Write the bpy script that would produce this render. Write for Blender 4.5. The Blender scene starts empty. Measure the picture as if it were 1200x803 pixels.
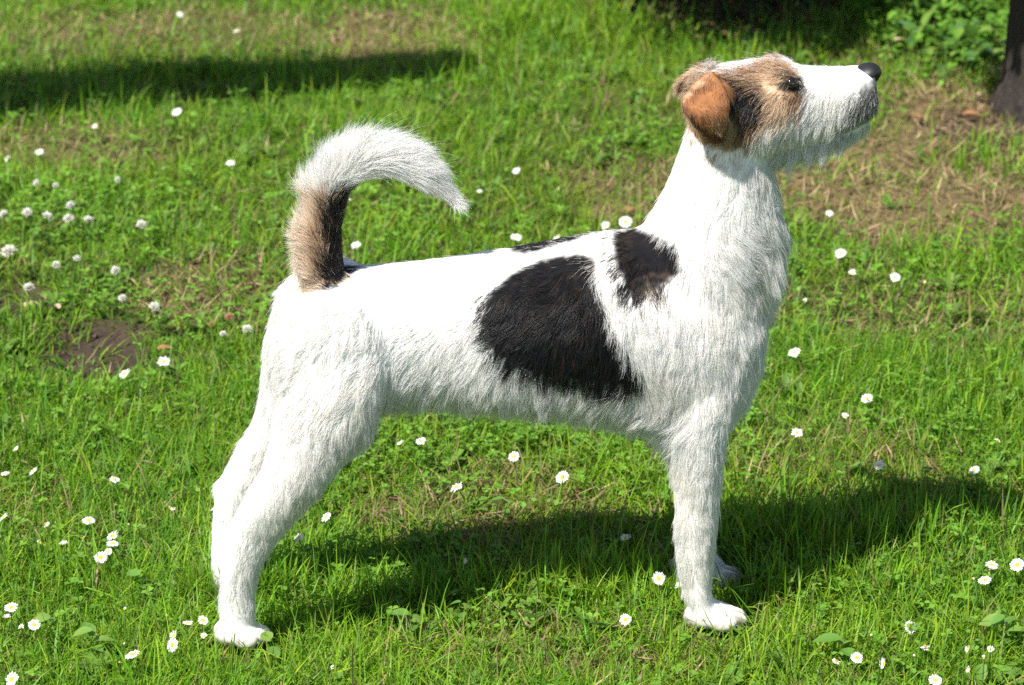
import bpy, bmesh, math, random
import numpy as np
from mathutils import Vector, Matrix, kdtree
from mathutils.bvhtree import BVHTree

SC = bpy.context.scene
COL = SC.collection
RNG = np.random.default_rng(11)
random.seed(11)

# ------------------------------------------------------------------ camera
PITCH = math.radians(21.5)
FPX = 3195.0                       # focal length in pixels of the 1200 wide photograph
CAM = np.array([0.0, -2.50, 1.277])
cd = bpy.data.cameras.new('camera')
cd.sensor_width = 36.0
cd.lens = FPX * 36.0 / 1200.0
cd.clip_start = 0.05
cd.clip_end = 800.0
cd.dof.use_dof = True
cd.dof.focus_distance = 2.66
cd.dof.aperture_fstop = 10.0
cam = bpy.data.objects.new('camera', cd)
COL.objects.link(cam)
cam.location = CAM.tolist()
cam.rotation_euler = (math.radians(90) - PITCH, 0, 0)
SC.camera = cam

# ------------------------------------------------------------------ sky and sun
SUN_DIR = np.array([0.46, 0.46, -1.0])
SUN_DIR = SUN_DIR / np.linalg.norm(SUN_DIR)
SUN_EL = math.asin(-SUN_DIR[2])
SUN_ROT = math.atan2(-SUN_DIR[0], -SUN_DIR[1])
w = bpy.data.worlds.new('World')
SC.world = w
w.use_nodes = True
nt = w.node_tree
nt.nodes.clear()
sky = nt.nodes.new('ShaderNodeTexSky')
sky.sky_type = 'NISHITA'
sky.sun_disc = False
sky.sun_elevation = SUN_EL
sky.sun_rotation = SUN_ROT
bg = nt.nodes.new('ShaderNodeBackground')
bg.inputs['Strength'].default_value = 0.075
wo = nt.nodes.new('ShaderNodeOutputWorld')
nt.links.new(sky.outputs[0], bg.inputs[0])
nt.links.new(bg.outputs[0], wo.inputs[0])
sl = bpy.data.lights.new('sun', 'SUN')
sl.energy = 5.0
sl.angle = math.radians(0.5)
sl.color = (1.0, 0.965, 0.91)
so = bpy.data.objects.new('sun', sl)
COL.objects.link(so)
so.location = (-4, -2, 9)
so.rotation_euler = Vector(SUN_DIR.tolist()).to_track_quat('-Z', 'Y').to_euler()

SC.view_settings.view_transform = 'Standard'
SC.view_settings.look = 'None'
SC.view_settings.gamma = 1.0
SC.view_settings.exposure = 0.90
SC.cycles.use_denoising = False
SC.cycles.max_bounces = 12
SC.cycles.diffuse_bounces = 8
SC.cycles.transmission_bounces = 6

# ------------------------------------------------------------------ where a photograph pixel lies in the place
CP, SP = math.cos(PITCH), math.sin(PITCH)

def ray(px, py):
    a = (np.asarray(px, float) - 600.0) / FPX
    b = (401.5 - np.asarray(py, float)) / FPX
    d = np.stack([a, CP + b * SP, -SP + b * CP], -1)
    return d

def at_z(px, py, z=0.0):
    d = ray(px, py)
    t = (z - CAM[2]) / d[..., 2]
    return CAM + d * t[..., None]

def at_y(px, py, y=0.0):
    d = ray(px, py)
    t = (y - CAM[1]) / d[..., 1]
    return CAM + d * np.asarray(t)[..., None]

def project(p):
    q = np.asarray(p, float) - CAM
    dep = q[..., 1] * CP - q[..., 2] * SP
    up = q[..., 1] * SP + q[..., 2] * CP
    return 600.0 + FPX * q[..., 0] / dep, 401.5 - FPX * up / dep

# ------------------------------------------------------------------ helpers
_G = np.random.default_rng(5).random((8, 64, 64))

def vnoise(x, y, scale, k=0):
    """smooth value noise 0..1"""
    u = np.asarray(x, float) / scale + 17.3 * k + 100.0
    v = np.asarray(y, float) / scale + 9.1 * k + 100.0
    i, j = np.floor(u).astype(int), np.floor(v).astype(int)
    fu, fv = u - i, v - j
    fu = fu * fu * (3 - 2 * fu)
    fv = fv * fv * (3 - 2 * fv)
    g = _G[k % 8]
    a = g[i % 64, j % 64] * (1 - fu) + g[(i + 1) % 64, j % 64] * fu
    b = g[i % 64, (j + 1) % 64] * (1 - fu) + g[(i + 1) % 64, (j + 1) % 64] * fu
    return a * (1 - fv) + b * fv

def fbm(x, y, scale, k=0):
    return (vnoise(x, y, scale, k) + .5 * vnoise(x, y, scale * .47, k + 1) + .25 * vnoise(x, y, scale * .21, k + 2)) / 1.75

def sstep(a, b, x):
    t = np.clip((np.asarray(x, float) - a) / (b - a), 0, 1)
    return t * t * (3 - 2 * t)

def np_mesh(name, verts, tris, col=None, uv_attr='tint', smooth=True):
    verts = np.ascontiguousarray(verts, dtype=np.float32).reshape(-1, 3)
    tris = np.ascontiguousarray(tris, dtype=np.int32).reshape(-1, 3)
    me = bpy.data.meshes.new(name)
    me.vertices.add(len(verts))
    me.vertices.foreach_set('co', verts.ravel())
    me.loops.add(tris.size)
    me.loops.foreach_set('vertex_index', tris.ravel())
    me.polygons.add(len(tris))
    me.polygons.foreach_set('loop_start', np.arange(0, tris.size, 3, dtype=np.int32))
    me.polygons.foreach_set('loop_total', np.full(len(tris), 3, dtype=np.int32))
    me.polygons.foreach_set('use_smooth', np.full(len(tris), smooth, dtype=bool))
    if col is not None:
        c = np.ones((len(verts), 4), np.float32)
        c[:, :3] = col
        at = me.attributes.new(uv_attr, 'FLOAT_COLOR', 'POINT')
        at.data.foreach_set('color', c.ravel())
    me.update()
    me.validate()
    return me

def link(name, me, mat=None, parent=None):
    o = bpy.data.objects.new(name, me)
    COL.objects.link(o)
    if mat is not None:
        o.data.materials.append(mat)
    if parent is not None:
        o.parent = parent
    return o

def thing(name, label, cat, loc=(0, 0, 0), group=None, rot=(0, 0, 0)):
    o = bpy.data.objects.new(name, None)
    COL.objects.link(o)
    o.empty_display_size = 0.05
    o.location = loc
    o.rotation_euler = rot
    o['label'] = label
    o['category'] = cat
    if group:
        o['group'] = group
    return o

def mat_new(name):
    m = bpy.data.materials.new(name)
    m.use_nodes = True
    t = m.node_tree
    t.nodes.clear()
    out = t.nodes.new('ShaderNodeOutputMaterial')
    return m, t, out

def leaf_material(name, attr='tint', rough=0.42, transl=0.4, spec=0.5, flat=None, grain=0.0):
    m, t, out = mat_new(name)
    p = t.nodes.new('ShaderNodeBsdfPrincipled')
    p.inputs['Roughness'].default_value = rough
    p.inputs['Specular IOR Level'].default_value = spec
    tr = t.nodes.new('ShaderNodeBsdfTranslucent')
    mx = t.nodes.new('ShaderNodeMixShader')
    mx.inputs[0].default_value = transl
    if flat is None:
        a = t.nodes.new('ShaderNodeAttribute')
        a.attribute_name = attr
        src = a.outputs['Color']
    else:
        a = t.nodes.new('ShaderNodeRGB')
        a.outputs[0].default_value = (*flat, 1)
        src = a.outputs[0]
    if grain > 0:
        nz = t.nodes.new('ShaderNodeTexNoise')
        nz.inputs['Scale'].default_value = 420.0
        mr = t.nodes.new('ShaderNodeMapRange')
        mr.inputs['To Min'].default_value = 1 - grain
        mr.inputs['To Max'].default_value = 1 + grain
        tc = t.nodes.new('ShaderNodeTexCoord')
        t.links.new(tc.outputs['Object'], nz.inputs['Vector'])
        t.links.new(nz.outputs[0], mr.inputs[0])
        mul = t.nodes.new('ShaderNodeVectorMath')
        mul.operation = 'SCALE'
        t.links.new(src, mul.inputs[0])
        t.links.new(mr.outputs[0], mul.inputs['Scale'])
        src = mul.outputs[0]
    t.links.new(src, p.inputs['Base Color'])
    t.links.new(src, tr.inputs['Color'])
    t.links.new(p.outputs[0], mx.inputs[1])
    t.links.new(tr.outputs[0], mx.inputs[2])
    t.links.new(mx.outputs[0], out.inputs['Surface'])
    return m

def noise_material(name, c1, c2, scale=30.0, rough=0.9, bump=0.4, dist=0.004, stretch=(1, 1, 1), spec=0.2):
    m, t, out = mat_new(name)
    p = t.nodes.new('ShaderNodeBsdfPrincipled')
    p.inputs['Roughness'].default_value = rough
    p.inputs['Specular IOR Level'].default_value = spec
    tc = t.nodes.new('ShaderNodeTexCoord')
    mp = t.nodes.new('ShaderNodeMapping')
    mp.inputs['Scale'].default_value = stretch
    nz = t.nodes.new('ShaderNodeTexNoise')
    nz.inputs['Scale'].default_value = scale
    nz.inputs['Detail'].default_value = 8
    nz.inputs['Roughness'].default_value = 0.65
    cr = t.nodes.new('ShaderNodeValToRGB')
    cr.color_ramp.elements[0].position = 0.3
    cr.color_ramp.elements[1].position = 0.7
    cr.color_ramp.elements[0].color = (*c1, 1)
    cr.color_ramp.elements[1].color = (*c2, 1)
    bp = t.nodes.new('ShaderNodeBump')
    bp.inputs['Strength'].default_value = bump
    bp.inputs['Distance'].default_value = dist
    L = t.links.new
    L(tc.outputs['Object'], mp.inputs[0])
    L(mp.outputs[0], nz.inputs['Vector'])
    L(nz.outputs[0], cr.inputs[0])
    L(cr.outputs[0], p.inputs['Base Color'])
    L(nz.outputs[0], bp.inputs['Height'])
    L(bp.outputs[0], p.inputs['Normal'])
    L(p.outputs[0], out.inputs['Surface'])
    return m

# ------------------------------------------------------------------ the lie of the land
def blob(x, y, px, py, rx, ry):
    """1 in the middle of a patch of ground, 0 outside; rx, ry in metres"""
    c = at_z(px, py)
    d = np.sqrt(((x - c[0]) / rx) ** 2 + ((y - c[1]) / ry) ** 2)
    d = d + (fbm(x, y, .07, 3) - .5) * 0.9
    return 1 - sstep(0.55, 1.1, d)

def soil(x, y):
    s = blob(x, y, 98, 412, .085, .15)
    s = np.maximum(s, blob(x, y, 20, 357, .055, .06))
    s = np.maximum(s, .55 * blob(x, y, 205, 425, .05, .05))
    s = s * sstep(.12, .42, fbm(x, y, .045, 2))
    s = np.maximum(s, .8 * blob(x, y, 1150, 150, .10, .12))
    s = np.maximum(s, .35 * blob(x, y, 1075, 745, .04, .05))
    s = np.maximum(s, .4 * blob(x, y, 755, 778, .035, .03))
    return s

def dry(x, y):
    d = .86 * blob(x, y, 1060, 215, .30, .36)
    d = np.maximum(d, .85 * blob(x, y, 1120, 140, .16, .2))
    d = np.maximum(d, .75 * blob(x, y, 450, 42, .20, .22))
    d = np.maximum(d, .5 * blob(x, y, 200, 40, .3, .2))
    d = np.maximum(d, .55 * blob(x, y, 740, 225, .12, .2))
    d = np.maximum(d, .5 * blob(x, y, 60, 175, .18, .14))
    d = np.maximum(d, .3 * blob(x, y, 960, 545, .2, .16))
    d = np.maximum(d, .45 * blob(x, y, 560, 600, .2, .1))
    d = np.maximum(d, .3 * blob(x, y, 1100, 380, .25, .16))
    d = np.maximum(d, .4 * blob(x, y, 640, 770, .2, .07))
    d = np.maximum(d, .45 * blob(x, y, 240, 350, .12, .12))
    far = sstep(0.8, 2.4, y) * .35
    return np.clip(d + far * sstep(.45, .75, fbm(x, y, .3, 1)) + .20 * sstep(.55, .85, fbm(x, y, .16, 4)), 0, 1)

def gz(x, y):
    x = np.asarray(x, float)
    y = np.asarray(y, float)
    h = (fbm(x, y, .55, 2) - .5) * .030 + (fbm(x, y, .12, 5) - .5) * .014
    s = np.maximum(blob(x, y, 95, 415, .085, .11), blob(x, y, 20, 357, .06, .07))
    h = h - .012 * s
    near = np.exp(-((x / .6) ** 2 + (y / .25) ** 2))
    h = h * (1 - .75 * near)
    r = np.sqrt(x * x + y * y)
    return h * (1 - sstep(6, 12, r)) + (vnoise(x, y, 9.0, 1) - .5) * .25 * sstep(6, 14, r)

# ground sheet: fine in the middle, coarse out to the horizon
def axis(fine_a, fine_b, step, far):
    a = list(np.arange(fine_a, fine_b + 1e-6, step))
    s, v = step, fine_b
    while v < far:
        s *= 1.35
        v += s
        a.append(v)
    s, v = step, fine_a
    pre = []
    while v > -far:
        s *= 1.35
        v -= s
        pre.append(v)
    return np.array(pre[::-1] + a)

gx_ = axis(-1.9, 1.9, .02, 300)
gy_ = axis(-0.9, 3.6, .02, 300)
XX, YY = np.meshgrid(gx_, gy_)
ZZ = gz(XX, YY)
nx, ny = len(gx_), len(gy_)
idx = np.arange(nx * ny).reshape(ny, nx)
q = np.stack([idx[:-1, :-1], idx[:-1, 1:], idx[1:, 1:], idx[1:, :-1]], -1).reshape(-1, 4)
tri = np.concatenate([q[:, [0, 1, 2]], q[:, [0, 2, 3]]])
V = np.stack([XX, YY, ZZ], -1).reshape(-1, 3)
sm = soil(V[:, 0], V[:, 1])[:, None]
dr = dry(V[:, 0], V[:, 1])[:, None]
n1 = fbm(V[:, 0], V[:, 1], .05, 6)[:, None]
far = sstep(1.6, 3.6, np.sqrt(V[:, 0] ** 2 + (V[:, 1] - .9) ** 2))[:, None]
gcol = np.array([.050, .052, .018]) * (.6 + .8 * n1)
gcol = gcol * (1 - dr * .8) + np.array([.16, .11, .06]) * (.5 + n1) * dr * .8
gcol = gcol * (1 - sm) + np.array([.044, .031, .023]) * (.5 + n1) * sm
gcol = gcol * (1 - far) + np.array([.085, .165, .020]) * (.6 + .8 * n1) * far
me = np_mesh('ground', V, tri, gcol)
m, t, out = mat_new('soil_and_moss')
p = t.nodes.new('ShaderNodeBsdfPrincipled')
p.inputs['Roughness'].default_value = .95
p.inputs['Specular IOR Level'].default_value = .1
a = t.nodes.new('ShaderNodeAttribute')
a.attribute_name = 'tint'
nz = t.nodes.new('ShaderNodeTexNoise')
nz.inputs['Scale'].default_value = 150
nz.inputs['Detail'].default_value = 10
tc = t.nodes.new('ShaderNodeTexCoord')
mr = t.nodes.new('ShaderNodeMapRange')
mr.inputs['To Min'].default_value = .35
mr.inputs['To Max'].default_value = 1.65
vm = t.nodes.new('ShaderNodeVectorMath')
vm.operation = 'SCALE'
bp = t.nodes.new('ShaderNodeBump')
bp.inputs['Strength'].default_value = .8
bp.inputs['Distance'].default_value = .006
L = t.links.new
L(tc.outputs['Object'], nz.inputs['Vector'])
L(nz.outputs[0], mr.inputs[0])
L(a.outputs['Color'], vm.inputs[0])
L(mr.outputs[0], vm.inputs['Scale'])
L(vm.outputs[0], p.inputs['Base Color'])
L(nz.outputs[0], bp.inputs['Height'])
L(bp.outputs[0], p.inputs['Normal'])
L(p.outputs[0], out.inputs['Surface'])
go = link('ground', me, m)
go['kind'] = 'structure'
go['label'] = 'dark bare earth under the lawn, showing in worn patches'

# ------------------------------------------------------------------ where the dog's feet are (for the grass as well)
FOOT_Z = 0.015
hind_c = at_z(285, 752, FOOT_Z)
fore_c = at_z(836, 732, FOOT_Z)
HALF = 0.056                                   # half the distance between the two legs of a pair
def YC(px):                                    # middle plane of the dog
    yh, yf = hind_c[1] + HALF, fore_c[1] + HALF
    return yh + (yf - yh) * (np.clip(px, 200, 900) - 285) / (836 - 285.)
FEET = [hind_c, fore_c, hind_c + [-.014, 2 * HALF, -.024], fore_c + [-.002, 2 * HALF, -.005]]

# ------------------------------------------------------------------ grass
def build_blades(x, y, L, wd, phi, th0, kap, col, z=None, tipw=0.0):
    n = len(x)
    z = gz(x, y) - .004 if z is None else z
    ts = np.array([0, .38, .74, 1.0])
    wf = np.array([.75, 1.0, .62, 0.0])
    h = np.stack([np.cos(phi), np.sin(phi), np.zeros(n)], -1)
    sd = np.stack([-np.sin(phi), np.cos(phi), np.zeros(n)], -1)
    P = [np.stack([x, y, z], -1)]
    for k in range(1, 4):
        tm = (ts[k] + ts[k - 1]) / 2
        th = th0 + kap * tm
        d = h * np.sin(th)[:, None] + np.array([0, 0, 1.]) * np.cos(th)[:, None]
        P.append(P[-1] + d * (L * (ts[k] - ts[k - 1]))[:, None])
    tw = RNG.uniform(-.9, .9, n)
    vs = np.empty((n, 7, 3))
    for k in range(3):
        tk = tw * ts[k]
        s2 = sd * np.cos(tk)[:, None] + np.cross(h, sd) * np.sin(tk)[:, None]
        vs[:, 2 * k] = P[k] - s2 * (wd * wf[k] / 2)[:, None]
        vs[:, 2 * k + 1] = P[k] + s2 * (wd * wf[k] / 2)[:, None]
    vs[:, 6] = P[3]
    pat = np.array([[0, 1, 3], [0, 3, 2], [2, 3, 5], [2, 5, 4], [4, 5, 6]])
    tr = (np.arange(n) * 7)[:, None, None] + pat[None]
    c = np.repeat(col[:, None, :], 7, 1)
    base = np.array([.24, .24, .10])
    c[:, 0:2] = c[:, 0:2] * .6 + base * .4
    return vs.reshape(-1, 3), tr.reshape(-1, 3), c.reshape(-1, 3)

def join(parts):
    V, T, C = [], [], []
    o = 0
    for v, t, c in parts:
        V.append(v)
        T.append(t + o)
        C.append(c)
        o += len(v)
    return np.concatenate(V), np.concatenate(T), np.concatenate(C)

def scatter(n, x0, x1, y0, y1):
    return RNG.uniform(x0, x1, n), RNG.uniform(y0, y1, n)

def in_view(x, y, margin):
    """keeps points of the ground that the camera, or one a step aside, can see"""
    dep = (y - CAM[1])
    return (np.abs(x) < dep * .195 + margin) & (y > -.30 - margin * .8)

def foot_gap(x, y):
    k = np.ones(len(x))
    for f in (FEET[0], FEET[1], FEET[3]):
        d = np.sqrt(((x - f[0] - .005) / .050) ** 2 + ((y - f[1] + .004) / .036) ** 2)
        k = k * sstep(.75, 1.15, d)
    return k

GREENS = np.array([[.148, .345, .016], [.212, .412, .020], [.088, .242, .017], [.285, .435, .030], [.160, .338, .038]])

def grass_colour(x, y, n, drying):
    ci = RNG.integers(0, len(GREENS), n)
    c = GREENS[ci] * RNG.uniform(.70, 1.20, n)[:, None]
    big = fbm(x, y, .33, 2)[:, None]
    c = c * (.82 + .4 * big) + np.array([.030, .012, 0]) * sstep(.45, .75, fbm(x, y, .22, 6))[:, None]
    straw = RNG.random(n) < (.014 + .60 * drying)
    s = np.array([.36, .27, .13]) * RNG.uniform(.55, 1.25, n)[:, None]
    c[straw] = s[straw]
    half = (RNG.random(n) < .07 + .25 * drying) & ~straw
    c[half] = c[half] * .55 + s[half] * .45
    return c

def grass_patch(n, x0, x1, y0, y1, margin, Lm, wm, keep=None, tall=0.0):
    x, y = scatter(n, x0, x1, y0, y1)
    dn = fbm(x, y, .11, 0)
    s = soil(x, y)
    d = dry(x, y)
    pr = (.35 + .95 * dn) * (1 - .93 * s) * (1 - .30 * d) * foot_gap(x, y)
    ok = in_view(x, y, margin) & (RNG.random(n) < pr)
    # under the shrub little grows
    sh = under_shrub(x, y)
    ok &= RNG.random(n) > sh * .93
    if keep is not None:
        ok &= keep(x, y)
    x, y, d = x[ok], y[ok], d[ok]
    k = len(x)
    L = Lm * RNG.lognormal(0, .38, k) * (.70 + .6 * fbm(x, y, .17, 3)) * (1 - .35 * d)
    L = L * (1 - .45 * blob(x, y, 98, 425, .17, .26))
    L = np.clip(L, .010, .085 + tall)
    wd = wm * RNG.uniform(.55, 1.35, k)
    phi = RNG.uniform(0, 2 * np.pi, k) + 1.2 * (vnoise(x, y, .06, 2) - .5)
    th0 = np.abs(RNG.normal(.60, .45, k)) + .45 * d * RNG.random(k)
    kap = RNG.normal(.85, .65, k)
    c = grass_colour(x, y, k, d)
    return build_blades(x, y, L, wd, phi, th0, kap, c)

SHRUB_C = at_z(850, 22)
def under_shrub(x, y):
    d = np.sqrt(((x - SHRUB_C[0]) / .37) ** 2 + ((y - 2.78) / .60) ** 2) + (fbm(x, y, .1, 4) - .5) * .35
    return 1 - sstep(.8, 1.05, d)

grass_mat = leaf_material('grass_blade', transl=.54, rough=.45, spec=.25)
parts = [
    grass_patch(350000, -1.0, 1.0, -.36, .75, .10, .030, .0016),
    grass_patch(200000, -1.25, 1.25, .75, 2.75, .10, .035, .0021),
    grass_patch(230000, -2.5, 2.5, -1.3, 3.6, .95, .040, .0042,
                keep=lambda x, y: ~in_view(x, y, .09) | (y > 2.7)),
    grass_patch(150000, -7, 7, -4, 10.0, 30.0, .055, .010,
                keep=lambda x, y: ~in_view(x, y, .85) | (y > 3.3)),
]
# longer tufts: right of the forelegs, in front of the shrub, by the trunk, along the bottom
def tufts(px, py, rx, ry, n, Lm, wm=.0026, lean=.30):
    c = at_z(px, py)
    r = np.sqrt(RNG.random(n))
    a = RNG.uniform(0, 2 * np.pi, n)
    x, y = c[0] + r * rx * np.cos(a), c[1] + r * ry * np.sin(a)
    ok = (RNG.random(n) < foot_gap(x, y)) | (ry < .008)
    x, y = x[ok], y[ok]
    k = len(x)
    L = Lm * RNG.uniform(.55, 1.25, k)
    return build_blades(x, y, L, wm * RNG.uniform(.6, 1.3, k), RNG.uniform(0, 6.283, k), np.abs(RNG.normal(lean, .2, k)), RNG.normal(.5, .4, k), grass_colour(x, y, k, np.zeros(k)))
for a in [(1010, 640, .17, .05, 520, .062), (930, 650, .10, .05, 280, .060), (660, 700, .15, .03, 300, .056), (700, 690, .08, .03, 160, .06),
          (715, 50, .15, .12, 420, .085, .0032), (650, 25, .13, .14, 300, .095, .0035), (890, 66, .2, .06, 220, .055, .003),
          (1160, 190, .12, .1, 110, .055, .003), (1050, 60, .06, .1, 60, .07, .003), (60, 470, .10, .05, 200, .05), (60, 395, .05, .03, 60, .045),
          (225, 95, .35, .05, 260, .06, .003), (1000, 700, .2, .03, 260, .05), (900, 770, .2, .03, 220, .045), (60, 690, .14, .05, 260, .05),
          (900, 600, .12, .04, 160, .06), (800, 738, .05, .015, 40, .045), (285, 764, .034, .006, 46, .032), (838, 745, .036, .006, 46, .032), (318, 700, .03, .02, 90, .05), (238, 706, .020, .012, 260, .05), (318, 706, .024, .012, 340, .055), (600, 712, .2, .02, 200, .055), (480, 715, .12, .02, 160, .055), (940, 702, .15, .02, 160, .055), (1130, 460, .12, .1, 200, .05), (620, 30, .1, .1, 100, .1, .004)]:
    parts.append(tufts(*a))
V, T, C = join(parts)

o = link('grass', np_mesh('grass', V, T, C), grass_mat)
o['kind'] = 'stuff'
o['label'] = 'sunny green lawn grass with dry straw blades mixed in'
o['category'] = 'grass'

# dry thatch lying between the blades
def thatch(n):
    x, y = scatter(n, -1.4, 1.4, -.36, 2.7)
    d = dry(x, y)
    ok = in_view(x, y, .3) & (RNG.random(n) < .06 + .9 * d)
    x, y = x[ok], y[ok]
    k = len(x)
    c = np.array([.38, .27, .15]) * RNG.uniform(.45, 1.3, k)[:, None]
    br = RNG.random(k) < .25
    c[br] = np.array([.17, .10, .055]) * RNG.uniform(.6, 1.3, br.sum())[:, None]
    return build_blades(x, y, RNG.uniform(.015, .045, k), RNG.uniform(.0012, .0028, k), RNG.uniform(0, 6.283, k), RNG.normal(1.25, .22, k), RNG.normal(.1, .4, k), c, z=gz(x, y) + RNG.uniform(.0, .012, k))
V, T, C = thatch(45000)
o = link('thatch', np_mesh('thatch', V, T, C), leaf_material('dry_straw', transl=.2, rough=.7, spec=.2))
o['kind'] = 'stuff'
o['label'] = 'pale dry dead grass lying between the green blades'
o['category'] = 'dead grass'

# crumbs of earth on the bare patches
n_ = 9000
x, y = scatter(n_, -1.0, 1.1, -.2, 2.3)
k_ = RNG.random(n_) < soil(x, y) ** 2
x, y = np.concatenate([x[k_]] * 3), np.concatenate([y[k_]] * 3)
x, y = x + RNG.normal(0, .012, len(x)), y + RNG.normal(0, .012, len(x))
rr_ = RNG.lognormal(-6.0, .5, len(x))
oc = np.array([[1, 0, 0], [-1, 0, 0], [0, 1, 0], [0, -1, 0], [0, 0, 1], [0, 0, -1.]])
vs = np.stack([x, y, gz(x, y) + rr_ * .3], -1)[:, None, :] + oc[None] * rr_[:, None, None] * RNG.uniform(.55, 1.3, (len(x), 6, 1)) + RNG.normal(0, .2, (len(x), 6, 3)) * rr_[:, None, None]
pat = np.array([[0, 2, 4], [2, 1, 4], [1, 3, 4], [3, 0, 4], [2, 0, 5], [1, 2, 5], [3, 1, 5], [0, 3, 5]])
tr = (np.arange(len(x)) * 6)[:, None, None] + pat[None]
cc = np.repeat(np.array([.060, .043, .032]) * RNG.uniform(.5, 1.8, len(x))[:, None], 6, 0)
o = link('soil_crumbs', np_mesh('soil_crumbs', vs, tr, cc, smooth=False), leaf_material('earth_crumb', transl=0, rough=.95, spec=.05))
o['kind'] = 'stuff'
o['label'] = 'loose crumbs of dark earth on the bare patches'
o['category'] = 'soil'

# small broad leaves of clover and daisy rosettes, too many to count
def leaflets(cx, cy, cz, ang, tilt, ln, wd, col):
    """obovate leaflets: root, two sides, two shoulders, notch"""
    n = len(cx)
    pr = np.array([[0, 0], [.45, -.42], [.85, -.40], [.98, 0], [.85, .40], [.45, .42]])
    h = np.stack([np.cos(ang) * np.cos(tilt), np.sin(ang) * np.cos(tilt), np.sin(tilt)], -1)
    s = np.stack([-np.sin(ang), np.cos(ang), np.zeros(n)], -1)
    u = np.cross(h, s)
    vs = np.empty((n, 6, 3))
    c0 = np.stack([cx, cy, cz], -1)
    for k, (a, b) in enumerate(pr):
        vs[:, k] = c0 + h * (ln * a)[:, None] + s * (wd * b)[:, None] + u * (wd * (abs(b) * .45 - a * a * .12))[:, None]
    pat = np.array([[0, 1, 3], [1, 2, 3], [0, 3, 5], [3, 4, 5]])
    tr = (np.arange(n) * 6)[:, None, None] + pat[None]
    return vs.reshape(-1, 3), tr.reshape(-1, 3), np.repeat(col, 6, 0)

def clover(n, margin, x0, x1, y0, y1, sz):
    x, y = scatter(n, x0, x1, y0, y1)
    dn = sstep(.42, .68, fbm(x, y, .14, 1))
    boost = np.maximum.reduce([blob(x, y, 200, 370, .18, .14), blob(x, y, 60, 260, .25, .2), .9 * blob(x, y, 640, 555, .3, .12), blob(x, y, 400, 670, .16, .08), .8 * blob(x, y, 450, 250, .2, .2)])
    pr = np.clip(.05 + .40 * dn + .8 * boost, 0, 1) * (1 - soil(x, y)) * (1 - .7 * dry(x, y)) * foot_gap(x, y) * (1 - under_shrub(x, y))
    ok = in_view(x, y, margin) & (RNG.random(n) < pr)
    x, y = x[ok], y[ok]
    k = len(x)
    z = gz(x, y) + RNG.uniform(.010, .034, k)
    size = sz * RNG.uniform(.55, 1.25, k)
    c = np.array([.125, .285, .030]) * RNG.uniform(.65, 1.3, k)[:, None] + np.array([.05, .03, .01]) * RNG.random(k)[:, None]
    out = []
    a0 = RNG.uniform(0, 6.283, k)
    til = RNG.normal(.1, .35, k)
    for j in range(3):
        out.append(leaflets(x, y, z, a0 + j * 2.094 + RNG.normal(0, .12, k), til + RNG.normal(0, .2, k), size, size * .95, c * RNG.uniform(.9, 1.1, k)[:, None]))
    return join(out)

def undergrowth(n):
    """leafy tangle between the shrub and the trunk"""
    c = at_z(1105, 38)
    x, y = c[0] + RNG.normal(0, .085, n), c[1] + RNG.normal(0, .17, n)
    h = RNG.random(n) ** 1.3 * .075
    ok = np.sqrt(((x - c[0]) / .17) ** 2 + ((y - c[1]) / .36) ** 2) < 1
    x, y, h = x[ok], y[ok], h[ok]
    k = len(x)
    ln = RNG.uniform(.012, .028, k)
    col = np.array([.14, .30, .035]) * RNG.uniform(.6, 1.3, k)[:, None]
    return leaflets(x, y, gz(x, y) + h, RNG.uniform(0, 6.283, k), RNG.normal(.05, .4, k), ln, ln * RNG.uniform(.55, .8, k), col)

def rosette(n):
    x, y = scatter(n, -1.2, 1.2, -.36, 2.2)
    ok = in_view(x, y, .25) & (RNG.random(n) < (.15 + .9 * sstep(.5, .75, fbm(x, y, .2, 7))) * (1 - soil(x, y)) * (1 - dry(x, y))) & (RNG.random(n) < foot_gap(x, y)) & (under_shrub(x, y) < .3)
    x, y = x[ok], y[ok]
    k = len(x)
    out = []
    for j in range(6):
        ln = RNG.uniform(.014, .030, k)
        c = np.array([.12, .23, .035]) * RNG.uniform(.7, 1.25, k)[:, None]
        out.append(leaflets(x, y, gz(x, y) + .006, RNG.uniform(0, 6.283, k), RNG.uniform(.15, .9, k), ln, ln * RNG.uniform(.35, .55, k), c))
    return join(out)
V, T, C = join([clover(22000, .2, -1.2, 1.2, -.36, .9, .0068), clover(15000, .2, -1.4, 1.4, .9, 2.6, .0088), rosette(1800), undergrowth(1500)])
print('leaf triangles', len(T))
o = link('clover_leaves', np_mesh('clover_leaves', V, T, C), leaf_material('clover_leaf', transl=.42, rough=.5, spec=.2))
o['kind'] = 'stuff'
o['label'] = 'small round clover and daisy leaves low in the lawn'
o['category'] = 'ground cover'

# ------------------------------------------------------------------ the dog
INSET = 0.006
def station(top, bot, w, y0, sq=2.0, inset=INSET):
    """ring from two outline pixels; w is the half width across the picture's depth"""
    mid = ((top[0] + bot[0]) / 2, (top[1] + bot[1]) / 2)
    A, B = at_y(top[0], top[1], y0), at_y(bot[0], bot[1], y0)
    C = (A + B) / 2
    U = (A - B) / 2
    H = np.linalg.norm(U)
    U = U / H
    r = ray(mid[0], mid[1])
    tanp = -r[2] / r[1]
    ww = max(w - inset * .5, .004)
    h = math.sqrt(max(H * H - (ww * tanp * U[2]) ** 2, (H * .5) ** 2))
    h = max(h - inset, .004)
    return C, U, h, ww, sq

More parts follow.
